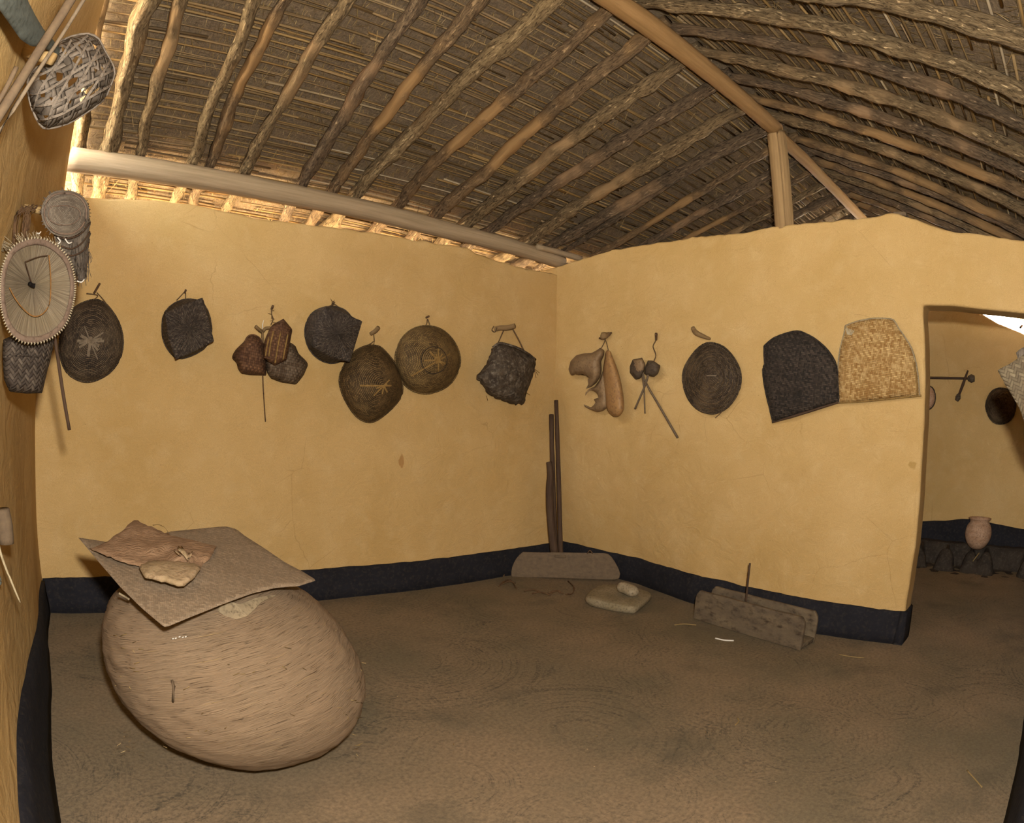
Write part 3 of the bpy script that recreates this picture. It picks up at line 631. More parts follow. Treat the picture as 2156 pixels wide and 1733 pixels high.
def log(name, a, b, ra, rb, mat, label, cat, seed, wob=.01, n=60, sides=18, rough=.06):
    pts = []; rad = []
    for i in range(n):
        t = i/(n-1); p = np.array(a)+(np.array(b)-np.array(a))*t; pts.append(p+np.array([0, wob*nz(t*3+seed, 1, 4), wob*1.6*nz(t*4+seed, 2, 9)])); rad.append((ra+(rb-ra)*t)*(1+.10*nz(t*5+seed, 4, 4)))
    return tag(tube(name, pts, rad, mat, None, sides, 1.0, rough, seed), label, cat)
log('wall_plate', (-4.05, .02, 2.70), (.04, .02, 2.685), .082, .062, M_plate, 'long smooth grey log lying as wall plate above the back wall', 'beam', 2.2, .012)
tag(pxtube('timber_offcut', Fr((0, -1, 0), (0, -.02, 0)), [(1130, 520, .03), (1175, 531, .03), (1222, 545, .03)], 13, M_plate, None, 8, .1), 'short flat wooden offcut at the corner end of the wall plate', 'plank')
log('ridge_beam', (-4.6, -2.123, 3.425), (.06, -2.123, 3.43), .070, .062, M_ridge, 'thick orange-brown ridge beam running down to the top of the post', 'beam', 5.1, .006)
log('ridge_beam', (.05, -2.123, 3.40), (4.8, -2.123, 3.42), .050, .042, M_ridge, 'thinner brown ridge beam continuing behind the post', 'beam', 8.4, .012)
# post with a long split
g = []
pv = []; pf = []; N = 72; hz = np.linspace(tB(-2.12)-.02, 3.40, 24)
cx_, cy_ = .06, -2.123
for i, z in enumerate(hz):
    for k2 in range(N):
        th = 2*math.pi*k2/N; r = .067*(1+.05*nz(math.cos(th)*2, math.sin(th)*2, z*2))
        dth = abs(((th-3.75+math.pi) % (2*math.pi))-math.pi); 
        if dth < .075+.05*nz(z*3, 1, 1): r *= .5
        sq = 1/max(abs(math.cos(th-.8)), abs(math.sin(th-.8)))**.35
        pv.append((cx_+math.cos(th)*r*sq*.95, cy_+math.sin(th)*r*sq, z))
for i in range(len(hz)-1):
    for k2 in range(N): pf.append((i*N+k2, i*N+(k2+1) % N, (i+1)*N+(k2+1) % N, (i+1)*N+k2))
pf.append(tuple(range(N))); pf.append(tuple((len(hz)-1)*N+q for q in range(N))[::-1])
puv = [((q % N)/N*.42, v[2]) for q, v in enumerate(pv)]
tag(mesh('wooden_post', pv, pf, M_post, None, puv), 'squared wooden post with a long crack, standing on the right wall', 'post')
for (px_, py_, w_, h_, o_, lab) in ((1893, 440, 34, 12, .08, 'broken flat tile on the highest hump of the right wall'), (1862, 446, 26, 7, .1, 'small flat stick left of the broken tile on the right wall')):
    p = B.at(px_, py_, -o_); z0 = tB(p[1])-.004; s_ = wpx(p, w_); hh = wpx(p, h_)*1.3
    pts = [(-1, -.9), (-.5, -1.1), (.6, -1), (1, -.4), (.9, .9), (-.2, 1.1), (-1.05, .7)]; V = []; Fc = []
    for zz in (0, hh):
        for (a_, b_) in pts: V.append((p[0]+b_*.05, p[1]+a_*s_, z0+zz+a_*.006))
    n_ = len(pts); Fc = [tuple(range(n_))[::-1], tuple(range(n_, 2*n_))]+[(i, (i+1) % n_, n_+(i+1) % n_, n_+i) for i in range(n_)]
    tag(bevel(mesh('wall_top_tile' if w_ > 30 else 'stick', V, Fc, M_graywood, None, [(v[0], v[1]) for v in V], False), .003), lab, 'tile' if w_ > 30 else 'stick')

# ------------------------------------------------------------------ big straw grain basket, its mat lid and the bark on it
bc = np.array([-3.143, -1.759]); lean = np.array([-.237, .081]); BH = .70
rz = [.150, .312, .428, .476, .477, .452, .392, .240]
vs, fs, uv = [], [], []; NA, NZ = 120, 90
zl = np.linspace(0, 1, NZ); arc = 0; pr_ = None
rs_ = np.interp(zl, np.linspace(0, 1, 8), rz); ker = np.hanning(15); ker /= ker.sum(); rp = np.concatenate([[rs_[0]-.02*(7-i) for i in range(7)], rs_, [rs_[-1]-.02*(i+1) for i in range(7)]]); rs_ = np.convolve(rp, ker, 'valid')
for i, t in enumerate(zl):
    z = .004+t*BH; c = bc+lean*z; r0 = rs_[i]
    if pr_ is not None: arc += math.hypot(r0-pr_[0], z-pr_[1])
    pr_ = (r0, z)
    for k in range(NA+1):
        th = 2*math.pi*(k % NA)/NA; cr = .0012*math.sin((arc-.30*r0*(math.cos(th)*.756-math.sin(th)*.654))*420+.8*math.sin(th*2)+nz(math.cos(th)*2, math.sin(th)*2, z*8)*5)
        r = r0+cr+.010*nz(math.cos(th)*1.6, math.sin(th)*1.6, z*3)+.006*nz(math.cos(th)*7, math.sin(th)*7, z*30)
        vs.append((c[0]+math.cos(th)*r, c[1]+math.sin(th)*r, z)); uv.append((k/NA*3.0, arc-.30*(vs[-1][0]*.756-vs[-1][1]*.654)))
m = NA+1
for i in range(NZ-1):
    for k in range(NA): fs.append((i*m+k, i*m+k+1, (i+1)*m+k+1, (i+1)*m+k))
vs.append((bc[0], bc[1], .006)); uv.append((0, 0)); fs += [(len(vs)-1, k+1, k) for k in range(NA)]
b0 = len(vs); c = bc+lean*BH                                            # inside of the mouth
for j, (rr, dz) in enumerate(((rs_[-1]-.012, .004), (rs_[-1]-.03, -.01), (.30, -.12), (.38, -.30), (.30, -.5), (.0, -.60))):
    cc = bc+lean*(BH+dz)
    for k in range(m): th = 2*math.pi*(k % NA)/NA; vs.append((cc[0]+math.cos(th)*rr, cc[1]+math.sin(th)*rr, BH+dz+.004)); uv.append((k/NA*3.0, arc+j*.1))
for k in range(NA): fs.append(((NZ-1)*m+k, (NZ-1)*m+k+1, b0+k+1, b0+k))
for j in range(5):
    for k in range(NA): fs.append((b0+j*m+k, b0+j*m+k+1, b0+(j+1)*m+k+1, b0+(j+1)*m+k))
gb = thing('grain_basket', 'very large bulging coiled straw basket leaning left on the floor', 'basket', (bc[0], bc[1], 0))
weld(mesh('body', vs, fs, M_grain, gb, uv))
ring = [(c[0]+math.cos(a)*(rs_[-1]-.004), c[1]+math.sin(a)*(rs_[-1]-.004), BH+.006+.004*nz(a*3)) for a in np.linspace(0, 2*math.pi, 49)]
tube('rim', ring, .014, M_grain, gb, 8, 1, .2)
def surf(px, py, lift=.002):                      # first point of the basket along a sight line
    d = ray(px, py)
    for t in np.arange(1.0, 3.2, .004):
        p = CAM+d*t; z = p[2]
        if 0 < z < BH:
            q = bc+lean*z; r = np.interp((z-.004)/BH, zl, rs_)
            if math.hypot(p[0]-q[0], p[1]-q[1]) < r: return p-d*lift
    return CAM+d*2.2
def onbasket(name, pts, wd, mat): return tube(name, [surf(*p) for p in pts], wd, mat, gb, 6)
g = []
for (x, y, w2) in ((364, 1345, 2), (370, 1344, 2.5), (378, 1341, 3), (385, 1342, 3), (391, 1341, 2)):
    g.append(tube_geo([surf(x-1.6, y+.8, .006), surf(x, y, .007), surf(x+1.6, y-.8, .006)], .0022, 6))
v, f, u = merge(g); mesh('chalk_mark', v, f, M_white, gb, u)
onbasket('twig_tie', [(362, 1432, .008), (366, 1445, .014), (365, 1462, .014), (364, 1478, .006)], .004, M_graywood)
g = []
for q in range(60):
    x = random.choice([random.uniform(236, 300), random.uniform(690, 765), random.uniform(300, 700)]); y = random.uniform(1300, 1590); a = surf(x, y, .004); b = surf(x+random.uniform(-14, 14), y+random.uniform(-8, 6), random.uniform(.004, .016)); 
    if np.linalg.norm(a-b) < .12: g.append(tube_geo([a, (a+b)/2, b], .0012, 4))
v, f, u = merge(g); o = mesh('loose_fibres', v, f, M_straw, gb, u); o['kind'] = 'stuff'

p0, p1, p2, p3 = [np.array(q) for q in ((-3.76, -1.41, .80), (-3.52, -2.06, .68), (-2.92, -1.81, .71), (-3.10, -1.23, .80))]
ln = np.cross(p1-p0, p3-p0); ln /= np.linalg.norm(ln); ln = ln if ln[2] > 0 else -ln
LID = Fr(ln, (p0+p1+p2+p3)/4)
lo = [(165, 1132), (205, 1180), (255, 1238), (300, 1282), (345, 1320), (352, 1320), (400, 1300), (470, 1272), (530, 1250), (580, 1238), (630, 1234), (667, 1222), (640, 1205), (600, 1184), (550, 1150), (515, 1128), (498, 1114), (475, 1108), (430, 1112), (360, 1119), (300, 1135), (240, 1145), (213, 1139)]
def lidh(p, h, t): return .004+.018*max(0, 1-math.hypot((p[0]-400)/210, (p[1]-1215)/90))+.006*nz(p[0]*.01, p[1]*.02, 3)-.012*max(0, (p[0]-560)/110)*(1 if p[1] > 1190 else .4)
lid = tag(pillow('mat_lid', LID, lo, 0.028, .0, M_lid, None, res=9, bumps=.002, hfun=lidh, back=-1, thick=.012), 'large square finely woven grey-brown mat covering the mouth of the grain basket', 'mat')
bk = [(189, 1155), (227, 1140), (258, 1115), (283, 1093), (300, 1102), (355, 1124), (372, 1131), (400, 1136), (456, 1150), (440, 1178), (425, 1192), (414, 1212), (380, 1200), (330, 1206), (293, 1193), (262, 1185), (225, 1172)]
tag(pillow('bark_sheet', LID, bk, .056, .0, M_slab, None, res=8, bumps=.006, jag=.8, hfun=lambda p, h, t: .012*t**.5+.012*nz(p[0]*.03, p[1]*.05, 9)+.012*max(0, 1-math.hypot((p[0]-390)/30, (p[1]-1160)/28)), back=.006, thick=.010), 'rough reddish bark sheet with a torn pale rip, lying on the woven mat lid', 'bark')
tb = [(293, 1193), (303, 1216), (330, 1222), (355, 1229), (383, 1237), (402, 1223), (414, 1212), (424, 1196), (412, 1186), (380, 1182), (340, 1180), (310, 1182)]
tag(pillow('bark_slab', LID, tb, .084, .014, M_slab2, None, res=7, bumps=.005, jag=.7, back=.010, soft=.5, thick=.014), 'small pale broken slab lying at the front edge of the bark sheet', 'slab')
rp_ = thing('torn_bark', 'pale splintered bark flap standing up on the bark sheet', 'bark', LID.at(390, 1165, .05))
g = []
for a, b, w2 in (((376, 1150), (392, 1175), .006), ((382, 1150), (396, 1180), .007), ((374, 1153), (384, 1168), .004), ((398, 1164), (394, 1182), .004), ((405, 1160), (398, 1178), .003), ((366, 1156), (380, 1172), .003)):
    g.append(tube_geo([LID.at(*a, .094), LID.at((a[0]+b[0])/2, (a[1]+b[1])/2, .108), LID.at(*b, .092)], [w2*.3, w2, w2*.4], 6, .5))
v, f, u = merge(g); mesh('splinters', v, f, M_slab2, rp_, u)
tag(pxtube('straw_bow', LID, [(322, 1106, .08), (335, 1105, .10), (348, 1112, .11), (356, 1124, .085)], 1.5, M_straw, None, 6), 'thin curved straw sticking up behind the bark sheet on the lid', 'straw')
lf = [surf(x, y, .012) for x, y in ((462, 1276), (478, 1283), (496, 1287), (512, 1285), (528, 1275), (544, 1264), (562, 1258), (580, 1254))]
v, f, u = strip_geo(lf, np.array([-.15, -.75, .64]), [.035, .05, .055, .045, .035, .022, .012, .004], .004)
tag(bevel(mesh('palm_leaf', v, f, M_leaf, None, u, False), .001), 'grey dry leaf end tucked under the mat lid above the basket belly', 'leaf')
tag(pxtube('stick', LID, [(250, 1249, .008), (262, 1256, .0), (272, 1262, .0)], 5, M_leaf, None, 6), 'short pale stick end poking out under the left front edge of the mat lid', 'stick')

# ------------------------------------------------------------------ round baskets and hats on the back wall
cone = lambda r: (1-r)**.85
bowl = lambda r: math.sqrt(max(0, 1-r*r))
shal = lambda r: (1-r*r)
def cord(parent, fr, pts, wd=2.2, mat=None, name='cord'): return pxtube(name, fr, pts, wd, mat or M_cord, parent, 6, .2)
# 1 round tray, far left
o1 = [(203, 630), (217, 636), (228, 644), (247, 670), (258, 699), (260, 728), (253, 757), (236, 782), (213, 797), (189, 805), (166, 802), (143, 788), (130, 765), (124, 735), (126, 705), (134, 680), (148, 655), (165, 641), (185, 633)]
t = thing('winnowing_basket', 'dark round basket with a pale star, leftmost on the back wall', 'basket', A.at(195, 718, .04), 'round baskets on the mud walls')
b_, S = dome('body', A, o1, (190, 718), .035, .085, bowl, M_wk_dark, t, seed=1)
star('star_strips', A, S, [(68, -.42, .52, .007), (-33, -.3, .46, .008), (0, -.42, .42, .016), (30, -.35, .3, .017), (-12, -.36, .36, .012), (98, -.1, .38, .018), (150, -.1, .38, .012), (50, -.1, .34, .012)], M_ribs, b_)
pxtube('rim', A, [(p[0], p[1], .036) for p in list(smooth_outline(o1))+[smooth_outline(o1)[0]]], 4, M_wk_dark, t, 6, .2, k=1)
cord(t, A, [(196, 632, .05), (206, 622, .04), (182, 618, .035)]); cord(t, A, [(228, 645, .05), (215, 628, .03), (204, 616, .02)])
tag(pxtube('wall_peg', A, [(198, 618, .0), (206, 604, .03), (210, 597, .045)], 5, M_twig, None, 6, .3), 'forked twig peg above the leftmost round basket', 'peg', 'twig pegs in the mud walls')
# 2 box baskets with square bottoms
def by_c(px, n, it=0): p = smooth_outline(px, it) if it else np.array(px, float); c = closed_resample(p, 200).mean(0); return by_angle(p, c, n), c
def box_basket(label, sq, rim, offF, offR, mat, seed, crease=.02, holes=(), group='square-bottomed baskets on the back wall', name='box_basket', centre=None, rimmat=None):
    n = 80; c0 = closed_resample(sq, 200).mean(0) if centre is None else np.array(centre, float)
    s = by_angle(sq, c0, n); r, rc = by_c(rim, n, 1)
    t = thing(name, label, 'basket', A.at(c0[0], c0[1], offR), group)
    R = [(rc+(r-rc)*.4, offR-.004), (rc+(r-rc)*.97, offR-.004), (r, offR)]
    for q in np.linspace(.12, .94, 8): R.append((r+(s-r)*q, offR+(offF-offR)*math.sin(q*math.pi/2)))
    for q in (0, .02, .08, .2, .4, .6, .8, .998): R.append((s+(c0-s)*q, offF+crease*q**.7+.004*min(1, q*9)))
    v, f, u = rings_geo(A, R, bumps=.005, seed=seed); weld(mesh('body', v, f, mat, t, u), 3e-5)
    rr = list(r)+[r[0]]; pxtube('rim', A, [(p[0], p[1], offR) for p in rr], 4, rimmat or mat, t, 6, .2, k=1)
    g = []
    for k in range(4):
        cnr = np.array(sq[{4: [0, 1, 2, 3]}.get(len(sq), [0, 1, 2, 3])[k]], float) if len(sq) == 4 else None
        if cnr is not None:
            pts = [A.at(*(cnr+(c0-cnr)*q), offF+crease*q**.7+.004) for q in np.linspace(.02, .95, 8)]; g.append(tube_geo(pts, [.004]*8, 6, .6))
    if g: v, f, u = merge(g); mesh('ridges', v, f, mat, t, u)
    return t
t = box_basket('dark square-bottomed box basket with a small torn hole near its left rim', [(347, 659), (427, 626), (451, 719), (369, 758)], [(341, 692), (343, 663), (361, 641), (392, 628), (425, 634), (441, 660), (447, 700), (436, 730), (408, 748), (374, 757), (354, 738), (343, 715)], .20, .03, M_wk_twill, 2)
tag(pillow('torn_hole', A, [(350, 693), (354, 686), (358, 688), (359, 694), (356, 699), (351, 698)], .165, .001, M_ribs_y, t, res=3, back=.001, thick=.004), None)
cord(t, A, [(372, 632, .06), (380, 624, .03), (389, 614, .02)]); cord(t, A, [(391, 628, .05), (391, 618, .02)])
tag(pxtube('wall_peg', A, [(388, 618, 0), (391, 611, .03)], 5, M_twig, None, 6, .3), 'short dark twig peg above the box basket with the hole', 'peg', 'twig pegs in the mud walls')
# 3 cluster of three
t = thing('hexagonal_basket', 'reddish faceted basket, left one of the cluster of three', 'basket', A.at(525, 750, .04))
h3 = [(527, 704), (546, 711), (556, 722), (561, 750), (561, 791), (527, 790), (508, 787), (501, 777), (498, 764), (489, 756), (489, 748), (497, 735), (513, 720), (518, 711)]
pillow('body', A, h3, .03, .11, M_wk_rust, t, soft=.55, res=5, bumps=.005, back=.02)
pxtube('mouth_rim', A, [(515, 720, .07), (522, 708, .07), (534, 705, .08), (546, 711, .09), (553, 722, .09)], 3, M_wk_rust, t, 6)
t = thing('hexagonal_basket', 'grey-brown faceted basket with a dark slot, lowest right of the cluster of three', 'basket', A.at(605, 768, .04))
h4 = [(574, 735), (594, 722), (612, 721), (622, 728), (629, 745), (645, 760), (649, 768), (647, 773), (640, 789), (632, 800), (623, 810), (591, 805), (570, 797), (562, 784), (559, 764), (562, 748)]
pillow('body', A, h4, .035, .12, M_wk_box, t, soft=.55, res=5, bumps=.005, seed=4, back=.02)
pillow('slot', A, [(586, 795), (597, 794), (598, 799), (587, 800)], .115, .002, M_hollow_shade, t, res=3, back=.0, thick=.004)  # dark patch painting the shade inside the slot
pxtube('fold_ridge', A, [(563, 782, .08), (580, 790, .13), (605, 788, .13), (625, 795, .08)], 3, M_wk_box, t, 6)
t = thing('rib_cage_basket', 'tall narrow reddish box cage with pale vertical ribs, hanging over its two neighbours', 'basket', A.at(585, 720, .17))
h5 = [(597, 671), (607, 683), (616, 694), (611, 720), (604, 758), (578, 770), (566, 762), (556, 754), (555, 738), (559, 712), (567, 693), (574, 683)]
pillow('body', A, h5, .19, .075, M_wk_rust, t, soft=.5, res=4.5, bumps=.004, seed=6, back=.05)
for q in (((576, 697), (570, 722), (566, 750)), ((591, 698), (584, 735), (579, 765)), ((606, 704), (600, 735), (596, 757)), ((566, 710), (561, 735), (559, 750))):
    pxtube('rib', A, [(x, y, .268) for x, y in q], 3.6, M_ribs_y, t, 6, .1)
pxtube('end_hoop', A, [(572, 694, .255), (592, 700, .27), (613, 695, .25)], 3, M_wk_rust, t, 6); pxtube('end_hoop', A, [(556, 752, .25), (576, 756, .27), (603, 756, .25)], 3, M_wk_rust, t, 6)
cord(t, A, [(572, 646, .03), (572, 662, .05), (575, 672, .09), (571, 683, .16)], 2.4)
g = []
for q in range(9):
    y = 646+q*4; g.append(tube_geo([A.at(572, y, .04), A.at(572+random.uniform(-8, 9), y+random.uniform(-5, 5), .05)], .0012, 4))
v, f, u = merge(g); mesh('cord_fray', v, f, M_cord, t, u)
tag(pxtube('wall_peg', A, [(572, 650, 0), (574, 645, .05)], 6, M_twig, None, 6, .3), 'stubby twig peg above the ribbed box cage', 'peg', 'twig pegs in the mud walls')
t = thing('wall_hook', 'curled bark hook with a white sliver beside the ribbed box cage', 'hook', A.at(552, 700, .03))
pxtube('hook', A, [(538, 687, .09), (546, 694, .08), (553, 699, .05), (558, 692, .06), (566, 690, .08), (570, 692, .07)], 7, M_peg2, t, 8, .2)
pxtube('stem', A, [(553, 699, .06), (553, 712, .06), (556, 722, .05)], 5, M_peg2, t, 6); pxtube('sliver', A, [(555, 674, .06), (553, 683, .06), (553, 693, .06)], (1, 2.4, 2), M_white, t, 5)
tag(pxtube('thin_stick', A, [(553, 786, .05), (555, 830, .035), (559, 888, .02)], 2.6, M_twig, None, 6, .2), 'long thin dark stick hanging below the reddish faceted basket', 'stick')
# 4 large box basket
sq4 = [(686, 646), (763, 676), (737, 763), (659, 731)]
t = box_basket('large blackish square-bottomed box basket in the middle of the back wall', sq4, [(641, 700), (646, 676), (658, 657), (680, 647), (705, 644), (732, 655), (745, 680), (748, 712), (738, 745), (715, 763), (690, 765), (664, 752), (648, 730)], .23, .03, M_wk_twill, 9, .028)
cord(t, A, [(670, 652, .05), (690, 646, .04), (704, 641, .03), (712, 646, .05)])
g = []
for q in range(10): g.append(tube_geo([A.at(702, 640, .05), A.at(702+random.uniform(-10, 10), 638+random.uniform(-9, 5), .06)], .0015, 4))
v, f, u = merge(g); mesh('cord_fray', v, f, M_cord, t, u)
tag(pxtube('wall_peg', A, [(699, 643, 0), (702, 636, .04)], 5, M_twig, None, 6, .3), 'stubby twig peg above the large blackish box basket', 'peg', 'twig pegs in the mud walls')
# 5 bowl basket
o5 = [(786, 727), (801, 730), (816, 745), (830, 762), (843, 786), (848, 812), (846, 834), (832, 854), (808, 875), (790, 887), (775, 890), (755, 882), (738, 862), (723, 836), (714, 806), (716, 788), (723, 771), (738, 747), (755, 734), (773, 727)]
t = thing('bowl_basket', 'deep oval bowl basket with a yellow strip cross, lowest on the back wall', 'basket', A.at(781, 808, .04), 'round baskets on the mud walls')
b_, S = dome('body', A, o5, (808, 812), .035, .19, bowl, M_wk_brown, t, seed=3)
star('star_strips', A, S, [(0, -.55, .42, .011), (-45, -.35, .38, .010), (62, -.02, .34, .012), (-80, -.25, .03, .010), (-20, -.2, .2, .008)], M_ribs_y, b_)
pxtube('rim', A, [(p[0], p[1], .036) for p in list(smooth_outline(o5))+[smooth_outline(o5)[0]]], 4, M_wk_brown, t, 6, .2, k=1)
cord(t, A, [(758, 735, .05), (780, 724, .03), (786, 719, .03)], 2.4); cord(t, A, [(787, 728, .04), (788, 718, .03), (787, 705, .03)], 2)
tag(pxtube('wall_peg', A, [(781, 703, 0), (790, 697, .04), (797, 689, .07)], 9, M_peg2, None, 8, .2), 'slanting short wooden peg above the oval bowl basket', 'peg', 'twig pegs in the mud walls')
# 6 round bowl
o6 = [(897, 686), (921, 689), (941, 701), (958, 721), (968, 745), (969, 766), (962, 790), (947, 810), (925, 823), (899, 830), (875, 826), (856, 815), (843, 797), (834, 775), (832, 753), (836, 732), (847, 710), (864, 695), (880, 688)]
t = thing('bowl_basket', 'round golden-brown bowl basket with a ringed star beside the oval bowl basket', 'basket', A.at(900, 758, .04), 'round baskets on the mud walls')
b_, S = dome('body', A, o6, (923, 759), .035, .17, bowl, M_wk_brown2, t, seed=5)
star('star_strips', A, S, [(-30, -.75, .6, .010), (90, -.36, .38, .012), (0, -.33, .1, .012), (45, -.28, .3, .010), (25, -.1, .34, .012), (-60, -.1, .3, .012), (-135, 0, .3, .014), (70, -.2, .1, .01)], M_ribs_y, b_)
tube('star_ring', [S(a, .40, .003) for a in np.linspace(0, 2*math.pi, 41)], .003, M_wk_dark, t, 6)
pxtube('rim', A, [(p[0], p[1], .036) for p in list(smooth_outline(o6))+[smooth_outline(o6)[0]]], 4, M_wk_brown2, t, 6, .2, k=1)
cord(t, A, [(895, 688, .05), (899, 680, .03), (900, 672, .02), (905, 684, .05)])
tag(pxtube('wall_peg', A, [(897, 669, 0), (903, 666, .04)], 4, M_twig, None, 6, .3), 'tiny twig peg above the ringed-star bowl basket', 'peg', 'twig pegs in the mud walls')
# 7 bark drum on its peg
o7 = [(1050, 722), (1076, 727), (1104, 740), (1124, 753), (1129, 762), (1128, 773), (1122, 788), (1117, 810), (1109, 825), (1106, 840), (1102, 853), (1082, 851), (1061, 845), (1039, 837), (1026, 827), (1015, 810), (1002, 797), (1004, 790), (1012, 781), (1021, 771), (1027, 758), (1032, 749), (1036, 738), (1040, 727)]
t = thing('bark_basket', 'crusty black bark bucket basket hanging by two strings from a thick peg', 'basket', A.at(1066, 788, .04))
pillow('body', A, o7, .05, .17, M_crust, t, soft=.9, res=5, bumps=.014, jag=.9, back=.03)
pxtube('base_fold', A, [(1004, 797, .06), (1028, 806, .13), (1050, 820, .17), (1080, 829, .16), (1107, 828, .08)], 5, M_crust, t, 8, .5)
pxtube('rim', A, [(1038, 732, .06), (1052, 723, .10), (1078, 728, .15), (1106, 741, .14), (1127, 757, .06)], 5, M_crust, t, 8, .4)
cord(t, A, [(1062, 692, .04), (1055, 708, .05), (1048, 724, .08)], 2.6); cord(t, A, [(1079, 692, .05), (1092, 715, .09), (1105, 742, .12)], 2.8)
g = []
for a in (((1124, 775), (1133, 790)), ((1124, 775), (1129, 796)), ((1125, 776), (1136, 785)), ((1108, 826), (1116, 832)), ((1024, 833), (1027, 843))): g.append(tube_geo([A.at(*a[0], .07), A.at(*a[1], .07)], .0015, 4))
v, f, u = merge(g); mesh('loose_threads', v, f, M_cord, t, u)['kind'] = 'stuff'
t = thing('wall_peg', 'thick smooth wooden peg carrying the bark bucket basket', 'peg', A.at(1040, 692, 0))
pxtube('peg', A, [(1040, 694, -.02), (1052, 691, .03), (1068, 690, .09), (1084, 686, .15)], (11, 11, 11.5, 10.5), M_peg2, t, 12, .1)
pxtube('binding', A, [(1040, 687, .03), (1036, 695, .04), (1042, 699, .04), (1046, 690, .03)], 2.4, M_cord, t, 6)

# ------------------------------------------------------------------ right wall
t = thing('broken_gourd', 'grey broken gourd with an open jagged mouth, upper left of the gourd bunch', 'gourd', B.at(1240, 770, .04), 'gourds on the right wall')
g1 = [(1264, 732), (1273, 738), (1272, 748), (1266, 761), (1267, 781), (1264, 794), (1256, 806), (1244, 815), (1233, 819), (1239, 809), (1237, 798), (1241, 797), (1233, 791), (1226, 788), (1219, 790), (1211, 788), (1206, 791), (1201, 789), (1197, 777), (1201, 761), (1213, 748), (1229, 744), (1246, 743), (1257, 737)]
pillow('shell', B, g1, .05, .12, M_gourd, t, soft=1.0, res=4, bumps=.004, back=-1, thick=.01)
pillow('inside', B, [(1210, 784), (1222, 779), (1240, 786), (1247, 800), (1240, 808), (1237, 798), (1241, 797), (1233, 791), (1219, 789)], .045, .003, M_hollow_shade, t, res=4, back=.0)  # dark sheet painting the shade in the gourd's hollow
t = thing('broken_gourd', 'claw-shaped gourd fragment with a round bite, lowest of the gourd bunch', 'gourd', B.at(1260, 840, .04), 'gourds on the right wall')
g2 = [(1270, 778), (1276, 796), (1280, 830), (1279, 858), (1270, 865), (1258, 868), (1244, 863), (1232, 857), (1228, 851), (1236, 854), (1244, 858), (1250, 853), (1254, 847), (1250, 841), (1260, 837), (1258, 831), (1255, 826), (1249, 823), (1243, 822), (1237, 827), (1232, 834), (1233, 826), (1240, 819), (1252, 814), (1262, 800)]
pillow('shell', B, g2, .05, .06, M_gourd, t, soft=1.0, res=3.5, bumps=.003, back=-1, thick=.010)
t = thing('bottle_gourd', 'long tan bottle gourd hanging right in the gourd bunch', 'gourd', B.at(1294, 810, .04), 'gourds on the right wall')
g3 = [(1275, 737), (1286, 738), (1289, 750), (1295, 763), (1305, 792), (1311, 820), (1314, 845), (1314, 863), (1307, 875), (1295, 879), (1284, 872), (1277, 860), (1274, 835), (1270, 806), (1269, 781), (1273, 757)]
pillow('shell', B, g3, .085, .065, M_gourd2, t, soft=1.0, res=4, bumps=.002, back=.05, sm=1)
cord(t, B, [(1281, 738, .08), (1277, 722, .06), (1273, 712, .04)], 2); cord(t, B, [(1266, 733, .08), (1272, 722, .06), (1275, 712, .04)], 2, name='cord')
t = thing('wall_peg', 'round knotted peg end above the gourd bunch', 'peg', B.at(1268, 707, 0), 'twig pegs in the mud walls')
pxtube('peg', B, [(1286, 701, -.02), (1279, 705, .02), (1272, 707, .05), (1267, 708, .065), (1265, 708, .068)], (7, 10, 17, 15, 4), M_peg2, t, 10, .1); pxtube('knot', B, [(1262, 712, .05), (1270, 714, .06), (1280, 708, .04), (1287, 700, .01)], 4, M_twig, t, 6, .2)

def lump(name, fr, ol, off, H, mat, parent, seed): return pillow(name, fr, ol, off, H, mat, parent, soft=.6, res=4, bumps=.006, seed=seed, back=.025)
t = thing('shell_ladle', 'dark shell ladle, left one of the crossed pair, with the longest handle', 'ladle', B.at(1342, 776, .04), 'ladles on the right wall')
lump('bowl', B, [(1332, 757), (1352, 753), (1359, 767), (1356, 783), (1349, 797), (1338, 800), (1326, 785), (1326, 771)], .04, .06, M_shell, t, 1)
pillow('pale_face', B, [(1333, 758), (1351, 754), (1358, 768), (1355, 780), (1347, 788), (1338, 784), (1332, 772)], .075, .03, M_gourd, t, soft=.5, res=4, back=.0)
pxtube('handle', B, [(1352, 782, .06), (1361, 808, .05), (1390, 858, .035), (1427, 922, .02)], (4, 4.5, 5, 5.5), M_graywood, t, 8, .1)
t = thing('shell_ladle', 'brown shell ladle, right one of the crossed pair, with a short handle slanting left', 'ladle', B.at(1373, 777, .05), 'ladles on the right wall')
lump('bowl', B, [(1364, 759), (1375, 759), (1391, 770), (1386, 787), (1377, 794), (1363, 791), (1356, 787), (1358, 773)], .05, .06, M_shell, t, 7)
pxtube('handle', B, [(1366, 786, .07), (1358, 812, .06), (1337, 861, .02)], (4.5, 4.5, 4.5), M_graywood, t, 8, .1)
cord(t, B, [(1376, 762, .06), (1381, 748, .03), (1375, 730, .03), (1380, 718, .03), (1381, 703, .02)], 2.6)
tag(pxtube('thin_stick', B, [(1353, 790, .045), (1356, 820, .04), (1358, 871, .02)], (5, 3.5, 3), M_graywood, None, 7, .1), 'short thin upright stick tied between the two shell ladles', 'stick')
tag(pxtube('wall_peg', B, [(1381, 716, 0), (1381, 703, .04)], (5, 7), M_twig, None, 6, .3), 'small dark twig peg above the shell ladles', 'peg', 'twig pegs in the mud walls')
o8 = [(1498, 721), (1519, 727), (1537, 742), (1550, 761), (1559, 781), (1561, 800), (1556, 824), (1544, 845), (1529, 861), (1511, 870), (1496, 872), (1472, 865), (1453, 847), (1441, 822), (1436, 796), (1441, 773), (1453, 752), (1468, 734), (1484, 723)]
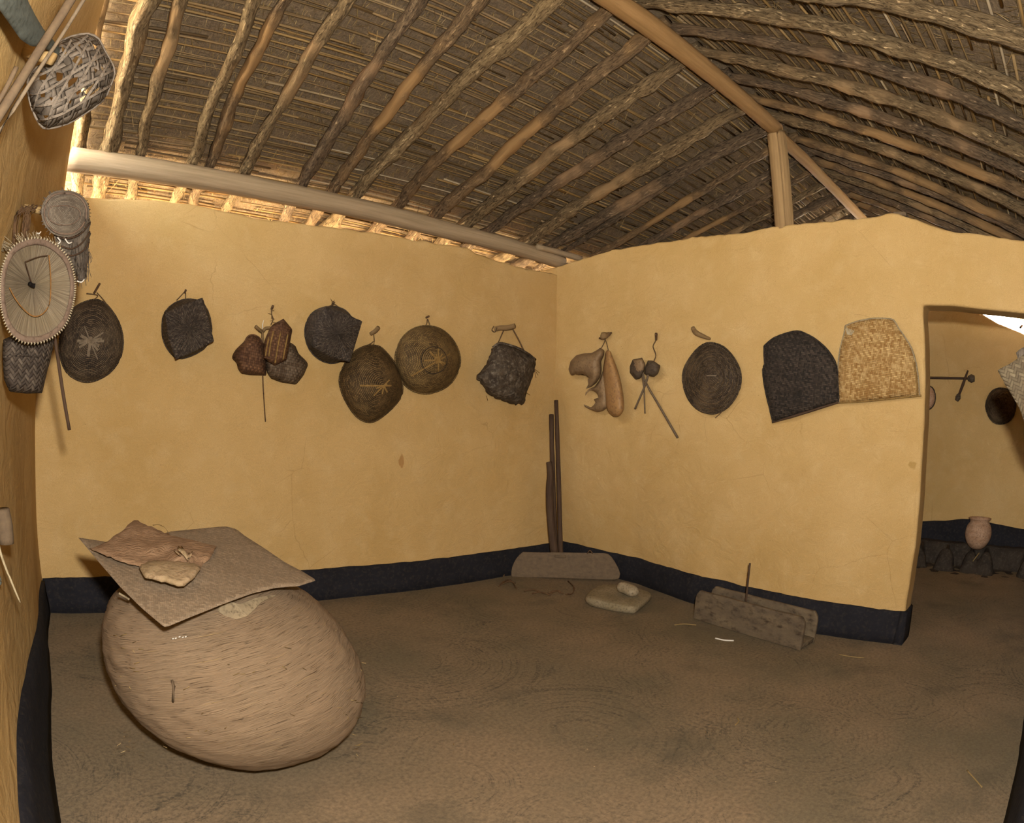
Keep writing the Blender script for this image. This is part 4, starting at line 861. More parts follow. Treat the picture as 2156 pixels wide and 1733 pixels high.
t = thing('winnowing_basket', 'dark round ringed basket alone in the middle of the right wall', 'basket', B.at(1500, 796, .03), 'round baskets on the mud walls')
b_, S = dome('body', B, o8, (1495, 791), .03, .085, lambda r: (1-r)**.8, M_wk_dark, t, seed=8)
star('centre_strip', B, S, [(0, -.13, .2, .008)], M_ribs, b_); pxtube('rim', B, [(p[0], p[1], .031) for p in list(smooth_outline(o8))+[smooth_outline(o8)[0]]], 4, M_wk_dark, t, 6, .2, k=1)
pxtube('loose_end', B, [(1500, 871, .03), (1520, 866, .03), (1506, 880, .02)], 1.8, M_twig, t, 5)
for rr in (.3, .45, .6, .75, .88): tube('ring', [S(a, rr, .001) for a in np.linspace(0, 2*math.pi, 49)], .0022, M_wk_brown, t, 5)
tag(pxtube('wall_peg', B, [(1496, 714, -.01), (1480, 708, .03), (1465, 700, .07), (1459, 690, .11)], (6, 9, 11, 9), M_peg2, None, 10, .1), 'curved wooden peg above the dark round ringed basket', 'peg', 'twig pegs in the mud walls')
s1 = [(1609, 729), (1629, 712), (1658, 701), (1679, 697), (1693, 701), (1714, 712), (1736, 730), (1751, 749), (1762, 772), (1764, 796), (1765, 822), (1766, 846), (1720, 860), (1672, 875), (1628, 889), (1617, 846), (1609, 808), (1606, 778), (1610, 767), (1609, 748)]
def scooph(p, h, t): return h
t = thing('winnowing_scoop', 'blackened woven winnowing scoop, left one of the pair by the doorway', 'scoop', B.at(1690, 790, .02), 'winnowing scoops on the right wall')
pillow('panel', B, s1, .03, .05, M_wk_black, t, soft=1.0, res=7, bumps=.005, back=-1, thick=.008)
pxtube('end_rod', B, [(1626, 889, .03), (1672, 876, .035), (1720, 861, .035), (1765, 847, .03)], 5, M_dkwood, t, 8, .2)
pxtube('edge_binding', B, [(p[0], p[1], .034) for p in s1[:12]], 4, M_wk_black, t, 6, .2, k=2); pxtube('edge_binding', B, [(p[0], p[1], .034) for p in s1[14:]+[s1[0]]], 4, M_wk_black, t, 6, .2, k=2)
s2 = [(1780, 686), (1804, 677), (1827, 672), (1849, 670), (1868, 671), (1882, 674), (1892, 691), (1907, 712), (1919, 733), (1929, 765), (1934, 802), (1936, 833), (1880, 838), (1820, 844), (1767, 849), (1765, 815), (1764, 776), (1769, 733), (1777, 704)]
t = thing('winnowing_scoop', 'light golden woven winnowing scoop next to the doorway', 'scoop', B.at(1850, 765, .02), 'winnowing scoops on the right wall')
pillow('panel', B, s2, .028, .045, M_wk_light, t, soft=1.0, res=7, bumps=.004, back=-1, thick=.008)
pxtube('end_rod', B, [(1764, 848, .03), (1820, 845, .035), (1880, 839, .035), (1940, 833, .03)], 3.4, M_ribs_y, t, 8, .1)
pxtube('edge_binding', B, [(p[0], p[1], .032) for p in s2[:12]], 3.4, M_leaf, t, 6, .2, k=2); pxtube('edge_binding', B, [(p[0], p[1], .032) for p in s2[14:]+[s2[0]]], 3.4, M_leaf, t, 6, .2, k=2)
pxtube('side_strip', B, [(1924, 765, .045), (1929, 800, .045), (1931, 832, .04)], 4, M_ribs_y, t, 6)
g = [tube_geo([B.at(1782+i*3.2, 690+i*1.2, .07), B.at(1790-i*1.6+i*3.2-6, 704+i*.3, .075)], .003, 5) for i in range(6)]
v, f, u = merge(g); mesh('corner_lashing', v, f, M_bead, t, u)

# ------------------------------------------------------------------ corner: leveling board with pole, two more poles, twigs
bp = F.at(1190, 1219, 0); bn = np.array([-.727, -.687, .12]); BD = Fr(bn, bp); PL = Fr((-.727, -.687, .23), bp+np.array([.03, .03, 0]))
t = thing('leveling_board', 'long half-moon wooden board standing on the floor in the corner with a pole through it', 'board', bp)
bo = [(1101, 1162), (1140, 1163), (1180, 1163), (1230, 1164), (1279, 1165), (1289, 1174), (1296, 1185), (1303, 1198), (1306, 1209), (1305, 1217), (1300, 1221), (1270, 1221), (1220, 1219), (1171, 1217), (1120, 1216), (1087, 1217), (1077, 1215), (1075, 1209), (1079, 1190), (1089, 1172)]
bevel(pillow('blade', BD, bo, .012, .0, M_graywood, t, res=10, bumps=.003, back=0, thick=.03), .006, 2, 50)
pxtube('tenon', BD, [(1168, 1171, .03), (1180, 1173, .034), (1192, 1172, .03)], 5, M_graywood, t, 8, .2)
pxtube('pole', PL, [(1181, 1172, .0), (1180, 1150, .005), (1178, 1070, .01), (1175, 960, .01), (1171, 843, .01)], (11, 11, 10, 9, 8.5), M_dkwood, t, 10, .1, .3)
tag(pxtube('pole', PL, [(1170, 1166, -.01), (1166, 1090, .0), (1164, 1000, .0), (1162, 930, .0), (1161, 873, .0)], (12, 12, 11, 10, 10), M_dkwood, None, 10, .14, 1.3), 'dark crooked pole of middle height leaning in the corner', 'pole')
tag(pxtube('pole', PL, [(1168, 1166, .035), (1161, 1110, .035), (1157, 1040, .03), (1159, 1000, .03), (1156, 973, .03)], (17, 17, 16, 14, 12), M_dkwood, None, 10, .14, 4.3), 'thickest and shortest dark pole leaning in the corner', 'pole')
g = []
for q in ([(1050, 1235), (1060, 1225), (1075, 1222), (1088, 1240)], [(1060, 1214), (1068, 1200), (1078, 1196)], [(1085, 1228), (1072, 1224), (1055, 1231)], [(1103, 1245), (1125, 1242), (1148, 1250), (1172, 1243), (1186, 1250)], [(1196, 1224), (1208, 1236), (1205, 1250), (1192, 1251)], [(1158, 1252), (1172, 1244), (1180, 1249)], [(1120, 1250), (1140, 1247), (1160, 1254)]):
    g.append(pxtube('root', F, [(x, y, .008+.02*(i % 2)) for i, (x, y) in enumerate(q)], 2.6, M_twig, None, 6, .3))
vv = g[0]; root = thing('dry_roots', 'tangle of thin dry roots on the floor in front of the half-moon board', 'roots', F.at(1130, 1240))
for o in g:
    o.parent = root; o.location = tuple(np.array(o.location)-np.array(root.location)); o.name = 'rootlet'
root2 = [(1236, 1166, .03), (1242, 1159, .03), (1248, 1166, .03)]
tag(pxtube('twig', BD, root2, 2.5, M_twig, None, 5), 'tiny curled twig on the top edge of the half-moon board', 'twig')
# grinding stones
tp = smooth_outline([(1233, 1252), (1244, 1240), (1262, 1229), (1300, 1229), (1345, 1236), (1371, 1246), (1370, 1254), (1341, 1276), (1332, 1277), (1290, 1271), (1250, 1262), (1236, 1258)], 1)
P3 = np.array([F.at(x, y, .062) for x, y in tp]); cc = P3.mean(0); V, Fc = [], []; n = len(P3)
for j, (sx, z) in enumerate(((.0, .058), (.6, .060), (.93, .062), (1.0, .055), (1.02, .035), (.98, .012), (.93, .0), (0, .0))):
    for i, p in enumerate(P3): q = cc+(p-cc)*sx; V.append((q[0]+.006*nz(q[0]*14, q[1]*14, z*30), q[1]+.006*nz(q[0]*14, q[1]*14, 5+z*30), z+.004*nz(q[0]*12, q[1]*12, 1)*(1 if z > .04 else 0)))
for j in range(7):
    for i in range(n): Fc.append((j*n+i, j*n+(i+1) % n, (j+1)*n+(i+1) % n, (j+1)*n+i))
tag(weld(mesh('grinding_slab', V, Fc, M_stone, None)), 'flat pale stone grinding slab on the floor near the corner', 'stone')
a = F.at(1303, 1234, .105); b = F.at(1341, 1248, .10); pts, rad = [], []
for k in range(15):
    q = -1+2*k/14; pts.append((a+b)/2+(b-a)/2*q*1.0); rad.append(.046*max(.18, (1-abs(q)**5))**.5*(1+.05*nz(q*2)))
tag(tube('grinding_roller', pts, rad, M_stone2, None, 18, .9, .1), 'short cylindrical stone roller lying on the grinding slab', 'stone')
# wooden mould
fa = F.at(1459, 1303, 0); fb = F.at(1684, 1371, 0); HT = .205; ta = F.at(1692, 1301, HT); tb_ = F.at(1714, 1284, HT); ax = (fb-fa); Lm = np.linalg.norm(ax[:2]); ax = ax/Lm
wv = np.array([-ax[1], ax[0], 0]); wv = wv if wv[0] > 0 else -wv; WD = float(np.clip(np.dot(tb_-ta, wv), .13, .26))
t = thing('trough_mould', 'weathered open-ended wooden trough standing beside the right wall', 'trough', (fa+fb)/2)
def plank(name, o0, L, W2, H, mat, par, seed, rnd=.03):
    V, Fc = [], []; nx, nz2 = 26, 8
    for s_ in (0, 1):
        for i in range(nx):
            for j in range(nz2):
                u = i/(nx-1); v_ = j/(nz2-1); e = .012*nz(u*5+seed, v_*2, 3)
                uu = u*L; 
                cut = rnd*max(0, (v_-.75)/.25)**2; uu = min(max(uu, cut), L-cut)
                p = o0+ax*uu+wv*(s_*W2+.004*nz(u*6, v_*3, seed+s_))+np.array([0, 0, v_*H+e*v_*.5]); V.append(p)
    m = nz2; o_ = nx*nz2
    for i in range(nx-1):
        for j in range(m-1): q = i*m+j; Fc.append((q, q+m, q+m+1, q+1)); Fc.append((q+o_, q+1+o_, q+m+1+o_, q+m+o_))
        for j in (0, m-1): q = i*m+j; Fc.append((q, q+m, q+m+o_, q+o_))
    for j in range(m-1):
        for i in (0, nx-1): q = i*m+j; Fc.append((q, q+1, q+1+o_, q+o_))
    return bevel(mesh(name, V, Fc, mat, par, None), .007, 2, 50)
plank('side_plank', fa+np.array([0, 0, .002]), Lm, .028, HT, M_trough, t, 1); plank('side_plank', fa+wv*(WD-.026)+ax*.0+np.array([0, 0, .002]), Lm, .026, HT, M_trough, t, 5)
plank('bottom_plank', fa+wv*.028+np.array([0, 0, .012]), Lm, WD-.054, .03, M_trough, t, 9, 0)
sk = F.at(1571.5, 1268, .05)
SK = Fr(-wv, fa+wv*(WD*.5))
tag(pxtube('upright_stick', SK, [(1570, 1272, 0), (1574, 1232, 0), (1579, 1186, 0)], (4.5, 4.5, 4.5), M_dkwood, None, 8, .1), 'thin dark stick standing upright in the wooden trough', 'stick')
# bits on the floor
def bit(name, pts, wd, mat, lab, cat='straw'): return tag(pxtube(name, F, [(x, y, wd*.0012) for x, y in pts], wd, mat, None, 6, .1), lab, cat)
bit('white_stick', [(1506, 1344), (1525, 1348), (1545, 1349)], 3.2, M_white, 'small curved white splinter on the floor before the trough', 'splinter')
bit('straw', [(1766, 1378), (1795, 1383), (1820, 1385)], 2, M_straw, 'faint straw on the floor below the black plinth end near the doorway')
bit('straw', [(1420, 1316), (1440, 1314), (1466, 1316)], 2.5, M_straw, 'straw on the floor just left of the trough')
bit('straw', [(2036, 1622), (2052, 1640), (2068, 1658)], 3, M_straw, 'pale straw on the floor in the lower right of the picture')
bit('twig', [(1548, 1527), (1556, 1518), (1552, 1512)], 3, M_straw, 'small bent straw bit in the middle of the floor')
g = []
for q in range(46):
    x, y = random.uniform(-3.6, -.3), random.uniform(-3.4, -.5)
    if math.hypot(x-bc[0], y-bc[1]) < .6: continue
    a = random.uniform(0, 3.14); l = random.uniform(.004, .016); g.append(tube_geo([(x, y, .006), (x+math.cos(a)*l, y+math.sin(a)*l, .007)], random.uniform(.001, .002), 5))
v, f, u = merge(g); o = mesh('chaff', v, f, M_straw, None, u); tag(o, 'pale specks of chaff scattered over the floor', 'chaff', kind='stuff')

# ------------------------------------------------------------------ left wall: pegs, hats, openwork basket, sticks
Q1 = Fr((.5, -.87, 0), (-4.0, -2.50, 1.9)); Q0 = Fr((.5, -.87, 0), (-3.99, -2.86, 1.9)); Q2 = Fr((.62, -.78, 0), (-3.99, -1.99, 1.7)); Q3 = Fr((.6, -.8, 0), (-3.985, -1.90, 1.9)); Q4 = Fr((.6, -.8, 0), (-4.0, -1.84, 1.4))
t = thing('wall_peg', 'pale wooden peg bound with cord, highest on the left wall', 'peg', C.at(35, 100, 0), 'pegs in the left wall')
a = C.at(38, 100, -.03); b = Q1.at(112, 124, .02)
if np.linalg.norm(b-a) > .45: b = a+(b-a)*.45/np.linalg.norm(b-a)
b = Fr((.5, -.87, 0), a+np.array([.115, -.03, 0])).at(113, 125)
tube('peg', [a, a*.6+b*.4, b], [wpx(a, 26), wpx(a, 27), wpx(b, 25)], M_peg, t, 14, 1, .1)
tube('binding', [a*.6+b*.4+np.array([math.cos(q)*.004, 0, 0])+np.cross((b-a)/np.linalg.norm(b-a), (0, 0, 1))*.0135*math.cos(q)+np.array([0, 0, 1])*.0135*math.sin(q)+(b-a)*.004*q for q in np.linspace(0, 18, 60)], .0015, M_cord, t, 5)
# grey-green board and split bamboo in front of the peg
bl = [(-8, -40), (52, -40), (58, 0), (76, 35), (92, 62), (112, 84), (128, 104), (141, 122), (134, 128), (118, 120), (98, 104), (78, 98), (66, 98), (44, 84), (20, 50), (0, 22), (-10, 0)]
bA = C.at(20, 50, .015); bB = Q1.at(141, 122, -.04); bd = (bB-bA)[:2]; bN = np.array([bd[1], -bd[0], 0]); bN = bN if bN[0] > 0 else -bN
tag(pillow('curved_board', Fr(bN, bA), bl, .0, .006, M_blade, None, res=8, back=.004, thick=.008), 'grey-green curved board tongue in the upper left corner above the openwork basket', 'board')
for pts, wd, lab, m_ in (([(178, -50), (118, 50), (60, 142), (-30, 290)], (22, 22, 23, 25), 'split bamboo stick, thicker of the bundle across the highest left peg', M_graywood), ([(200, -40), (128, 78), (76, 156), (-30, 322)], (9, 9, 10, 10), 'thin split bamboo stick, right side of the bundle across the highest left peg', M_ribs), ([(34, 142), (10, 190), (-20, 240)], (12, 12, 12), 'short grey bamboo piece, left side of the bundle under the highest left peg', M_graywood)):
    tag(pxtube('bamboo_stick', Q0, [(x, y, -.02) for x, y in pts], wd, m_, None, 10, .15), lab, 'stick', 'bamboo sticks by the upper left peg')
M_openw = m_cross('grey_openwork_strips', '#4c443a', '#8c8071', '#211b15', 85, 4, -.62, bump=1.0, bd=.005, asp=.8)
ob = [(124, 89), (150, 77), (185, 71), (208, 82), (222, 110), (237, 136), (241, 156), (231, 185), (216, 213), (179, 239), (144, 260), (101, 271), (84, 262), (66, 225), (58, 187), (61, 162), (78, 141), (100, 127), (115, 108)]
hl = [[(130, 97), (137, 103), (141, 113), (137, 120), (131, 108)], [(152, 128), (160, 118), (172, 120), (174, 132), (164, 138)], [(119, 152), (133, 155), (130, 172), (119, 170)], [(143, 170), (154, 164), (165, 162), (160, 172), (144, 185)], [(84, 152), (98, 152), (97, 168), (83, 168)], [(196, 118), (205, 122), (203, 130)], [(197, 143), (206, 147), (201, 155)], [(212, 139), (219, 143), (216, 150)],
      [(160, 195), (178, 184), (177, 189), (162, 201)], [(177, 193), (198, 175), (198, 181), (181, 199)], [(187, 201), (210, 182), (209, 188), (190, 205)], [(84, 192), (95, 194), (94, 205), (86, 204)], [(104, 204), (112, 206), (108, 213)], [(91, 243), (106, 243), (105, 251), (95, 251)], [(142, 214), (151, 211), (149, 219)], [(196, 93), (205, 98), (200, 104)], [(168, 208), (182, 199), (170, 216)], [(160, 92), (170, 90), (168, 98)]]
t = thing('openwork_basket', 'grey openwork bamboo basket with triangular gaps, hanging from the highest left peg', 'basket', Q1.at(150, 170, .05))
pillow('body', Q1, ob, .0, .085, M_openw, t, soft=.95, res=5, bumps=.006, back=-1, holes=hl, jag=.4, thick=.003)
for q in ([(62, 200), (100, 190), (160, 150), (222, 112)], [(66, 225), (120, 215), (180, 178), (238, 148)], [(80, 255), (130, 240), (190, 205), (233, 180)], [(64, 165), (110, 145), (150, 105), (185, 75)], [(70, 235), (84, 190), (118, 140), (150, 84)], [(98, 268), (112, 222), (142, 170), (190, 80)], [(132, 262), (140, 220), (176, 160), (212, 96)], [(172, 240), (180, 210), (206, 170), (232, 128)]):
    qq = spline([(x, y, 0) for x, y in q], 8); dd = poly_dist(np.array(qq)[:, :2], np.array(ob, float)); h = [.085*math.sqrt(max(0, 1-(1-min(1, d/60))**2))+.004 for d in dd]
    pts = [Q1.at(p[0], p[1], hh) for p, hh in zip(qq, h)]; v, f, u = strip_geo(pts, Q1.n, .006, .0025); mesh('strip', v, f, M_open, t, u, smooth=False)
pxtube('rim', Q1, [(p[0], p[1], .002) for p in ob+[ob[0]]], 5, M_open, t, 6, .3, k=2)
# big palm hat seen from inside
t = thing('palm_hat', 'wide round palm-leaf hat showing its ribbed inside, largest on the left wall', 'hat', Q2.at(80, 610, 0), 'palm hats on the left wall')
ho = [(80, 500), (104, 506), (127, 522), (143, 541), (152, 560), (159, 594), (156, 634), (144, 674), (131, 694), (115, 708), (96, 718), (77, 723), (58, 723), (43, 719), (29, 709), (18, 696), (8, 674), (1, 640), (0, 606), (3, 570), (12, 541), (22, 524), (36, 512), (56, 503)]
def m_ray():
    s = NT('ribbed_palm_leaf'); x = s.sep(s.co('UV')); st = s.noise(s.comb(s.math('MULTIPLY', x[0], 230.), s.math('MULTIPLY', x[1], 5.), 0.0), 1.0, 3, .6); o_ = s.co('Object')
    col = s.mix(s.rng(st, .35, .65), hexc('#5f5241'), hexc('#887b64')); col = s.mix(s.rng(s.noise(o_, 14, 3), .45, .7, 0, .5), col, hexc('#74664c')); return s.finish(col, ((st, .9, .004),), .8)
M_ray = m_ray()
b_, S = dome('leaf_cone', Q2, ho, (68, 600), .0, -.055, lambda r: max(0, 1-r/.86)**.8, M_ray, t, thick=.008, nr=20, bumps=.002, seed=2)
hp = smooth_outline(ho, 1); hc = np.array([79, 612.])
v, f, u = rings_geo(Q2, [(by_angle(hp, hc, 90)*1.0, .004), (hc+(by_angle(hp, hc, 90)-hc)*.98, .012), (hc+(by_angle(hp, hc, 90)-hc)*.90, .012), (hc+(by_angle(hp, hc, 90)-hc)*.87, .008), (hc+(by_angle(hp, hc, 90)-hc)*.87, -.004), (hc+(by_angle(hp, hc, 90)-hc)*.99, -.008), (by_angle(hp, hc, 90), .004)], bumps=.0)
M_band2 = m_noise('brown_hat_band', '#6a584a', '#7d6a59', '#4a3c2e', 12, .5, .003, 80); weld(mesh('rim_band', v, f, M_band2, t, u), 2e-5)
g = []; rr = by_angle(hp, hc, 104)
for k in range(104):
    p = hc+(rr[k]-hc)*1.0; a = Q2.at(*(hc+(rr[k]-hc)*.97), .010); b = Q2.at(*(hc+(rr[k]-hc)*1.035), .004); g.append(tube_geo([a, (a+b)/2+Q2.n*.003, b], [.0018, .0026, .0016], 6))
v, f, u = merge(g); mesh('lashing', v, f, M_bead, t, u)
pxtube('cane_loop', Q2, [(103, 537, .004), (106, 570, -.002), (107, 600, -.008), (104, 640, -.006), (88, 662, -.006), (68, 665, -.008), (46, 647, -.006), (30, 625, -.003), (20, 606, .004)], 2.8, M_cane, t, 6)
pxtube('cane_loop', Q2, [(53, 551, .004), (80, 541, .004), (100, 538, .006)], 2, M_dkwood, t, 6); pxtube('centre_stick', Q2, [(53, 551, -.002), (60, 575, -.02), (68, 600, -.036)], 2.6, M_dkwood, t, 6)
pxtube('centre_hole_shade', Q2, [(62, 597, -.030), (68, 601, -.034), (74, 602, -.030)], 9, M_hollow_shade, t, 8)  # dark ball painting the shade of the hat's centre hole
g = []
for k in range(90):
    x = random.uniform(-6, 130); y0 = 512+abs(x-70)*.28; a = Q2.at(x, y0, -.004); b = Q2.at(x+random.uniform(-18, 6)-(12 if x < 40 else 0), y0-random.uniform(6, 28), -.012+random.uniform(0, .02)); g.append(tube_geo([a, (a+b)/2+np.array([0, 0, .002]), b], .0011, 4))
v, f, u = merge(g); mesh('leaf_fringe', v, f, M_leaf, t, u)['kind'] = 'stuff'
# smaller disc hat with fibre skirt
t = thing('fibre_hat', 'grey fibre hat with a small disc top and shaggy skirt above the big palm hat', 'hat', Q3.at(139, 480, 0), 'palm hats on the left wall')
sk_ = [(112, 490), (126, 500), (150, 498), (176, 480), (190, 458), (191, 480), (188, 520), (186, 560), (182, 584), (176, 594), (167, 593), (158, 575), (148, 560), (132, 540), (118, 516)]
pillow('skirt', Q3, sk_, -.03, .03, M_fibre, t, soft=.8, res=5, bumps=.008, jag=1.2, back=.02)
for q in ([(128, 518, .006), (150, 524, .012), (172, 512, .012), (189, 488, .0)], [(134, 536, .006), (155, 538, .012), (175, 528, .01), (188, 510, .0)], [(120, 500, .0), (146, 502, .01), (170, 492, .01), (190, 468, .0)]): pxtube('band', Q3, q, 3.4, M_dkwood, t, 6, .2)
g = []
for k in range(70):
    x = random.uniform(140, 188); y = random.uniform(500, 575); a = Q3.at(x, y, .004); b = Q3.at(x+random.uniform(-3, 7), y+random.uniform(14, 34), .004+random.uniform(-.004, .008)); g.append(tube_geo([a, b], .0011, 4))
v, f, u = merge(g); mesh('skirt_fibres', v, f, M_fibre, t, u)['kind'] = 'stuff'
do = [(137, 400), (158, 403), (176, 414), (187, 432), (189, 452), (184, 472), (172, 488), (155, 498), (134, 500), (112, 494), (97, 480), (88, 462), (86, 442), (92, 422), (104, 408), (120, 401)]
M_disc = m_weave('coiled_grey_disc', '#5c5246', '#7d7262', '#8a7d6a', 30, 190, gap='#3a322a'); b_, S = dome('disc', Q3, do, (138, 449), .01, .012, shal, M_disc, t, thick=.012, seed=4, bumps=.003)
pxtube('hoop', Q3, [(p[0]*.86+138*.14, p[1]*.86+449*.14, .016) for p in do+[do[0]]], 4.5, M_band2, t, 6, .1, k=2)
pxtube('oval_hoop', Q3, [(107, 435, .024), (140, 433, .026), (164, 440, .024), (169, 455, .024), (155, 470, .024), (130, 474, .024), (108, 466, .024), (102, 450, .024), (107, 435, .024)], 2.4, M_band2, t, 6)
g = []
for k in range(80):
    q = random.uniform(0, 6.283); p = S(q, .98, .0); b = S(q, .999, .0); d = (b-S(q, .9, 0)); d = d/max(np.linalg.norm(d), 1e-6); g.append(tube_geo([p, p+d*random.uniform(.004, .012)], .0011, 4))
v, f, u = merge(g); mesh('disc_fringe', v, f, M_fibre, t, u)['kind'] = 'stuff'
for q in ([(121, 500, .01), (127, 508, .014), (122, 514, .01)], [(137, 503, .012), (144, 512, .016), (152, 510, .012)], [(76, 490, .01), (82, 492, .014), (86, 488, .01)], [(162, 592, .0), (172, 594, .006), (179, 586, .004)]): pxtube('pale_thong', Q3, q, 3, M_white, t, 6)
a = C.at(42, 434, -.03); b = Fr((.6, -.8, 0), a+np.array([.10, .03, 0])).at(94, 446)
t = thing('wall_peg', 'pale wooden peg holding the fibre hat, second from the top on the left wall', 'peg', C.at(42, 434, 0), 'pegs in the left wall')
tube('peg', [a, (a+b)/2, b], [wpx(a, 11), wpx(a, 14), wpx(b, 16)], M_peg, t, 12, 1, .1)
g = []
for k in range(26):
    x = random.uniform(26, 62); g.append(pxtube('tmp', Q3, [(50+random.uniform(-6, 30), 430+random.uniform(0, 8), .01), (x+5, 455, -.002), (x, 505+random.uniform(-20, 20), -.01)], 2.2, M_fibre, None, 4, k=3))
pa = thing('fibre_tuft', 'dark fibre strands dangling behind the second peg of the left wall', 'fibre', Q3.at(45, 470, 0))
V, Fc = [], []
for o in g:
    b0 = len(V); V += [tuple(np.array(v.co)+np.array(o.location)) for v in o.data.vertices]; Fc += [tuple(i+b0 for i in p.vertices) for p in o.data.polygons]; me = o.data; bpy.data.objects.remove(o); bpy.data.meshes.remove(me)
mesh('strands', V, Fc, M_twig, pa)['kind'] = 'stuff'
# dark box basket under the hat, dark bowl, hanging stick
bx = [(7, 715), (40, 700), (80, 705), (116, 715), (106, 760), (100, 780), (89, 828), (55, 829), (20, 825), (8, 798), (5, 748)]
t = thing('box_basket', 'dark square basket hanging below the big palm hat on the left wall', 'basket', Q4.at(55, 770, 0))
pillow('body', Q4, bx, .0, .05, M_wk_twill, t, soft=.5, res=5, bumps=.004, back=.02); pxtube('mouth_rim', Q4, [(7, 752, .035), (30, 748, .055), (70, 750, .055), (103, 758, .035)], 4, M_wk_twill, t, 6, .2)
tag(pxtube('hanging_stick', Fr((.6, -.8, 0), (-3.985, -1.86, 1.4)), [(108, 640, -.02), (117, 720, 0), (124, 770, 0), (133, 830, 0), (146, 905, 0)], (7, 8, 8, 8, 8), M_dkwood, None, 10, .06), 'straight dark stick hanging down right of the dark square basket, left wall', 'stick')
# lowest peg with pale curved stick
a = C.at(36, 1112, -.03); b = Fr((.5, -.87, 0), a+np.array([.07, -.12, 0])).at(14, 1110)
Q5 = Fr((.5, -.87, 0), (-3.97, -2.05, .9))
tag(pxtube('wall_peg', Q5, [(4, 1072, -.01), (9, 1105, -.01), (13, 1144, -.01)], (34, 38, 36), M_graywood, None, 12, .08), 'grey stubby wooden block peg low on the left wall at the picture edge', 'peg', 'pegs in the left wall')
tag(pxtube('curved_stick', Q5, [(-14, 1100, .01), (0, 1160, .0), (12, 1195, .0), (28, 1235, .0), (42, 1268, .0)], (10, 10, 9, 8, 6), M_bone, None, 8, .08, flat=.6), 'bleached curved stick hanging from the low peg on the left wall', 'stick')
tag(pxtube('grey_loop', Q5, [(-16, 1170, -.01), (-4, 1206, -.01), (2, 1226, -.01), (-8, 1236, -.01)], 7, M_blade, None, 8, .1, flat=.5), 'grey-green strap end behind the bleached stick at the left picture edge', 'strap')

# ------------------------------------------------------------------ right edge: mats hanging close to the camera
E1 = Fr((-1, .05, 0), (-1.2, -3.8, 1.5))
mo = [(2100, 780), (2124, 767), (2147, 752), (2200, 720), (2290, 800), (2290, 1040), (2200, 960), (2165, 906), (2156, 885), (2146, 858), (2124, 822)]
tag(pillow('woven_mat', E1, mo, .0, .004, M_mat2, None, res=8, bumps=.004, jag=.4, back=.004, thick=.008), 'stiff grey-brown woven mat corner jutting in at the right edge of the doorway', 'mat')
E2 = Fr((-1, .05, 0), (-1.2, -3.8, 1.5)); m2 = [(2139, 743), (2148, 734), (2165, 728), (2220, 724), (2260, 900), (2200, 860), (2165, 800), (2148, 772)]
tag(pillow('dark_mat', E2, m2, -.014, .004, M_fibre, None, res=8, bumps=.004, back=.004), 'dark grey mat edge behind the woven mat at the right picture edge', 'mat')

# ------------------------------------------------------------------ far room
t = thing('winnowing_basket', 'dark round basket hanging in the far room behind the mat corner', 'basket', D.at(2104, 855, .03))
of = [(2104, 817), (2122, 820), (2134, 836), (2139, 855), (2134, 876), (2122, 889), (2106, 893), (2091, 889), (2080, 874), (2075, 855), (2080, 836), (2090, 822)]
b_, S = dome('body', D, of, (2109, 852), .03, .10, bowl, M_wk_dark, t, n=48, nr=12, seed=3); pxtube('rim', D, [(p[0], p[1], .03) for p in of+[of[0]]], 3, M_wk_dark, t, 6, .1, k=2)
t = thing('winnowing_basket', 'brown round basket half hidden by the door jamb in the far room', 'basket', D.at(1950, 839, .03))
oh = [(1950, 811), (1963, 816), (1969, 830), (1968, 848), (1960, 860), (1948, 864), (1936, 858), (1930, 842), (1934, 822)]
b_, S = dome('body', D, oh, (1950, 840), .03, .06, bowl, M_clay, t, n=40, nr=8, seed=3); pxtube('rim', D, [(p[0], p[1], .03) for p in oh+[oh[0]]], 3, M_wk_dark, t, 6, .1, k=2)
t = thing('long_ladle', 'long dark ladle held level on the wall of the far room', 'ladle', D.at(2000, 797, .04), 'ladles in the far room')
pxtube('handle', D, [(1930, 795, .04), (1990, 796, .05), (2040, 797, .05)], 5, M_dkwood, t, 8, .05)
pxtube('bowl', D, [(2038, 797, .06), (2045, 797, .06), (2052, 797, .06)], (10, 17, 12), M_shell, t, 12)
t = thing('long_ladle', 'short dark ladle slanting down across the level one in the far room', 'ladle', D.at(2027, 815, .05), 'ladles in the far room')
pxtube('handle', D, [(2038, 780, .07), (2028, 808, .07), (2019, 832, .06)], (4, 7, 6), M_dkwood, t, 8, .05)
pxtube('bowl', D, [(2019, 830, .06), (2017, 837, .06), (2014, 844, .06)], (8, 13, 8), M_shell, t, 12)
tag(pxtube('wall_peg', D, [(2152, 686, 0), (2148, 690, .06)], 5, M_twig, None, 6), 'tiny dark peg under the bright gap in the far room', 'peg')
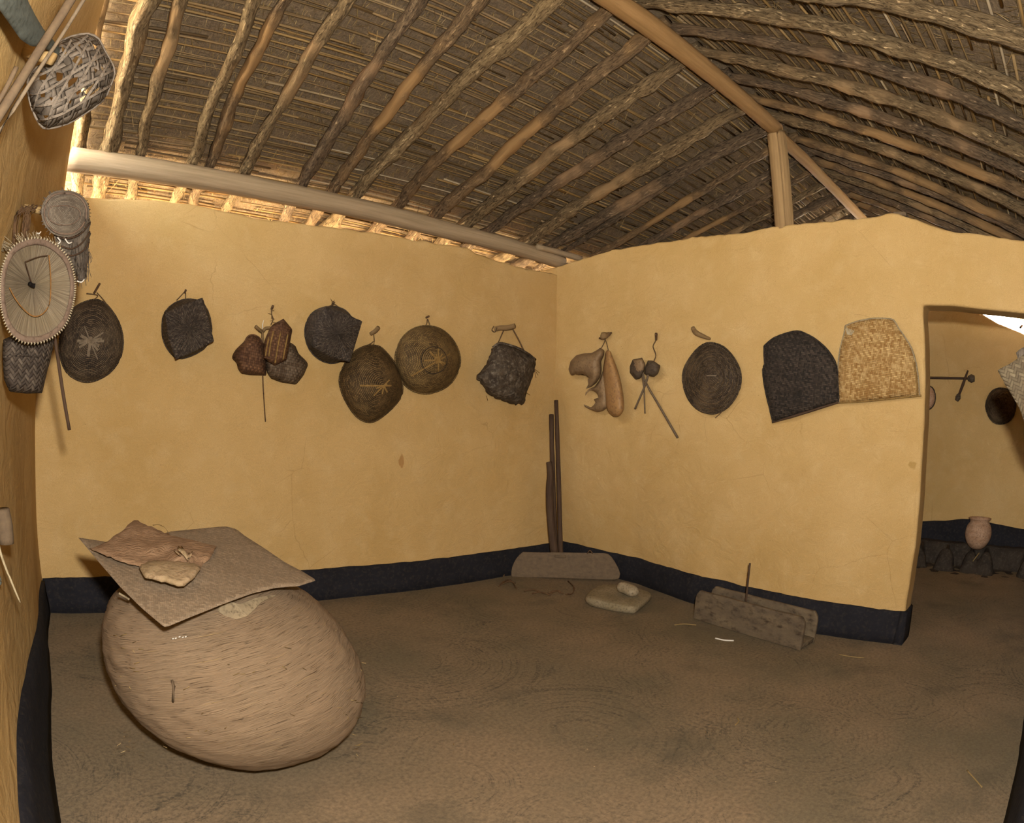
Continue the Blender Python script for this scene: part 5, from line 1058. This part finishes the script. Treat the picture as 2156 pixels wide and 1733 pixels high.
# sooty mud hearth
vs, fs = [], []; HX = np.linspace(2.28, 2.935, 34); HY = np.linspace(-4.0, -2.3, 86)
rid = [(-2.72, 2.45), (-3.02, 2.40), (-3.30, 2.42), (-3.47, 2.40), (-3.93, 2.45)]
for x in HX:
    for y in HY:
        u = (x-2.42)/.5; base = .20*min(1, max(0, (x-2.72)/.10))
        h = base
        for ry, rx in rid:
            wdt = .045+.03*nz(x*3, ry*5, 2)+(.05 if x < 2.55 else 0); q = max(0, 1-((y-ry-.05*(x-2.6))/max(wdt, .03))**2); h = max(h, .19*q**.5*min(1, max(0, (x-rx)/.12))**.7)
        h += .012*nz(x*9, y*9, 6); edge = min(1, max(0, (x-2.30)/.05)); vs.append((x, y, max(-.02, h*edge)+(.012 if h > .01 else 0)))
n = len(HY)
for i in range(len(HX)-1):
    for j in range(n-1): q = i*n+j; fs.append((q, q+n, q+n+1, q+1))
b0 = len(vs)
for x in (HX[0], HX[-1]):
    for y in (HY[0], HY[-1]): vs.append((x, y, -.03))
hth = tag(mesh('mud_hearth', vs, fs, M_hearth, None), 'low sooty mud hearth with open fire hollows along the far room wall', 'hearth')
# clay pot
hp_ = D.at(2060, 1122, 0); d = ray(2060, 1122); s = (2.70-CAM[0])/d[0]; pc = CAM+d*s; rb = .152
prof = [(0, -.155), (.05, -.152), (.10, -.125), (.142, -.06), (.155, 0), (.146, .06), (.128, .095), (.112, .112), (.106, .122), (.112, .138), (.134, .156), (.130, .160), (.106, .144), (.098, .126), (.100, .112), (.118, .08), (.13, .0), (.09, -.10), (0, -.13)]
V, Fc, U = [], [], []; n = 40
for j, (r, z) in enumerate(prof):
    for k in range(n): th = 2*math.pi*k/n; V.append((pc[0]+r*math.cos(th), pc[1]+r*math.sin(th), pc[2]-.01+z)); U.append((k/n, j/18))
for j in range(len(prof)-1):
    for k in range(n): Fc.append((j*n+k, j*n+(k+1) % n, (j+1)*n+(k+1) % n, (j+1)*n+k))
tag(smoothsub(weld(mesh('clay_pot', V, Fc, M_clay, None, U)), 1), 'round-bellied reddish clay pot sitting on the mud hearth', 'pot')
tag(tube('stick', [D.at(2062, 1164, .52), D.at(2048, 1182, .56)], .006, M_straw, None, 6), 'thin pale stick leaning under the clay pot', 'stick')
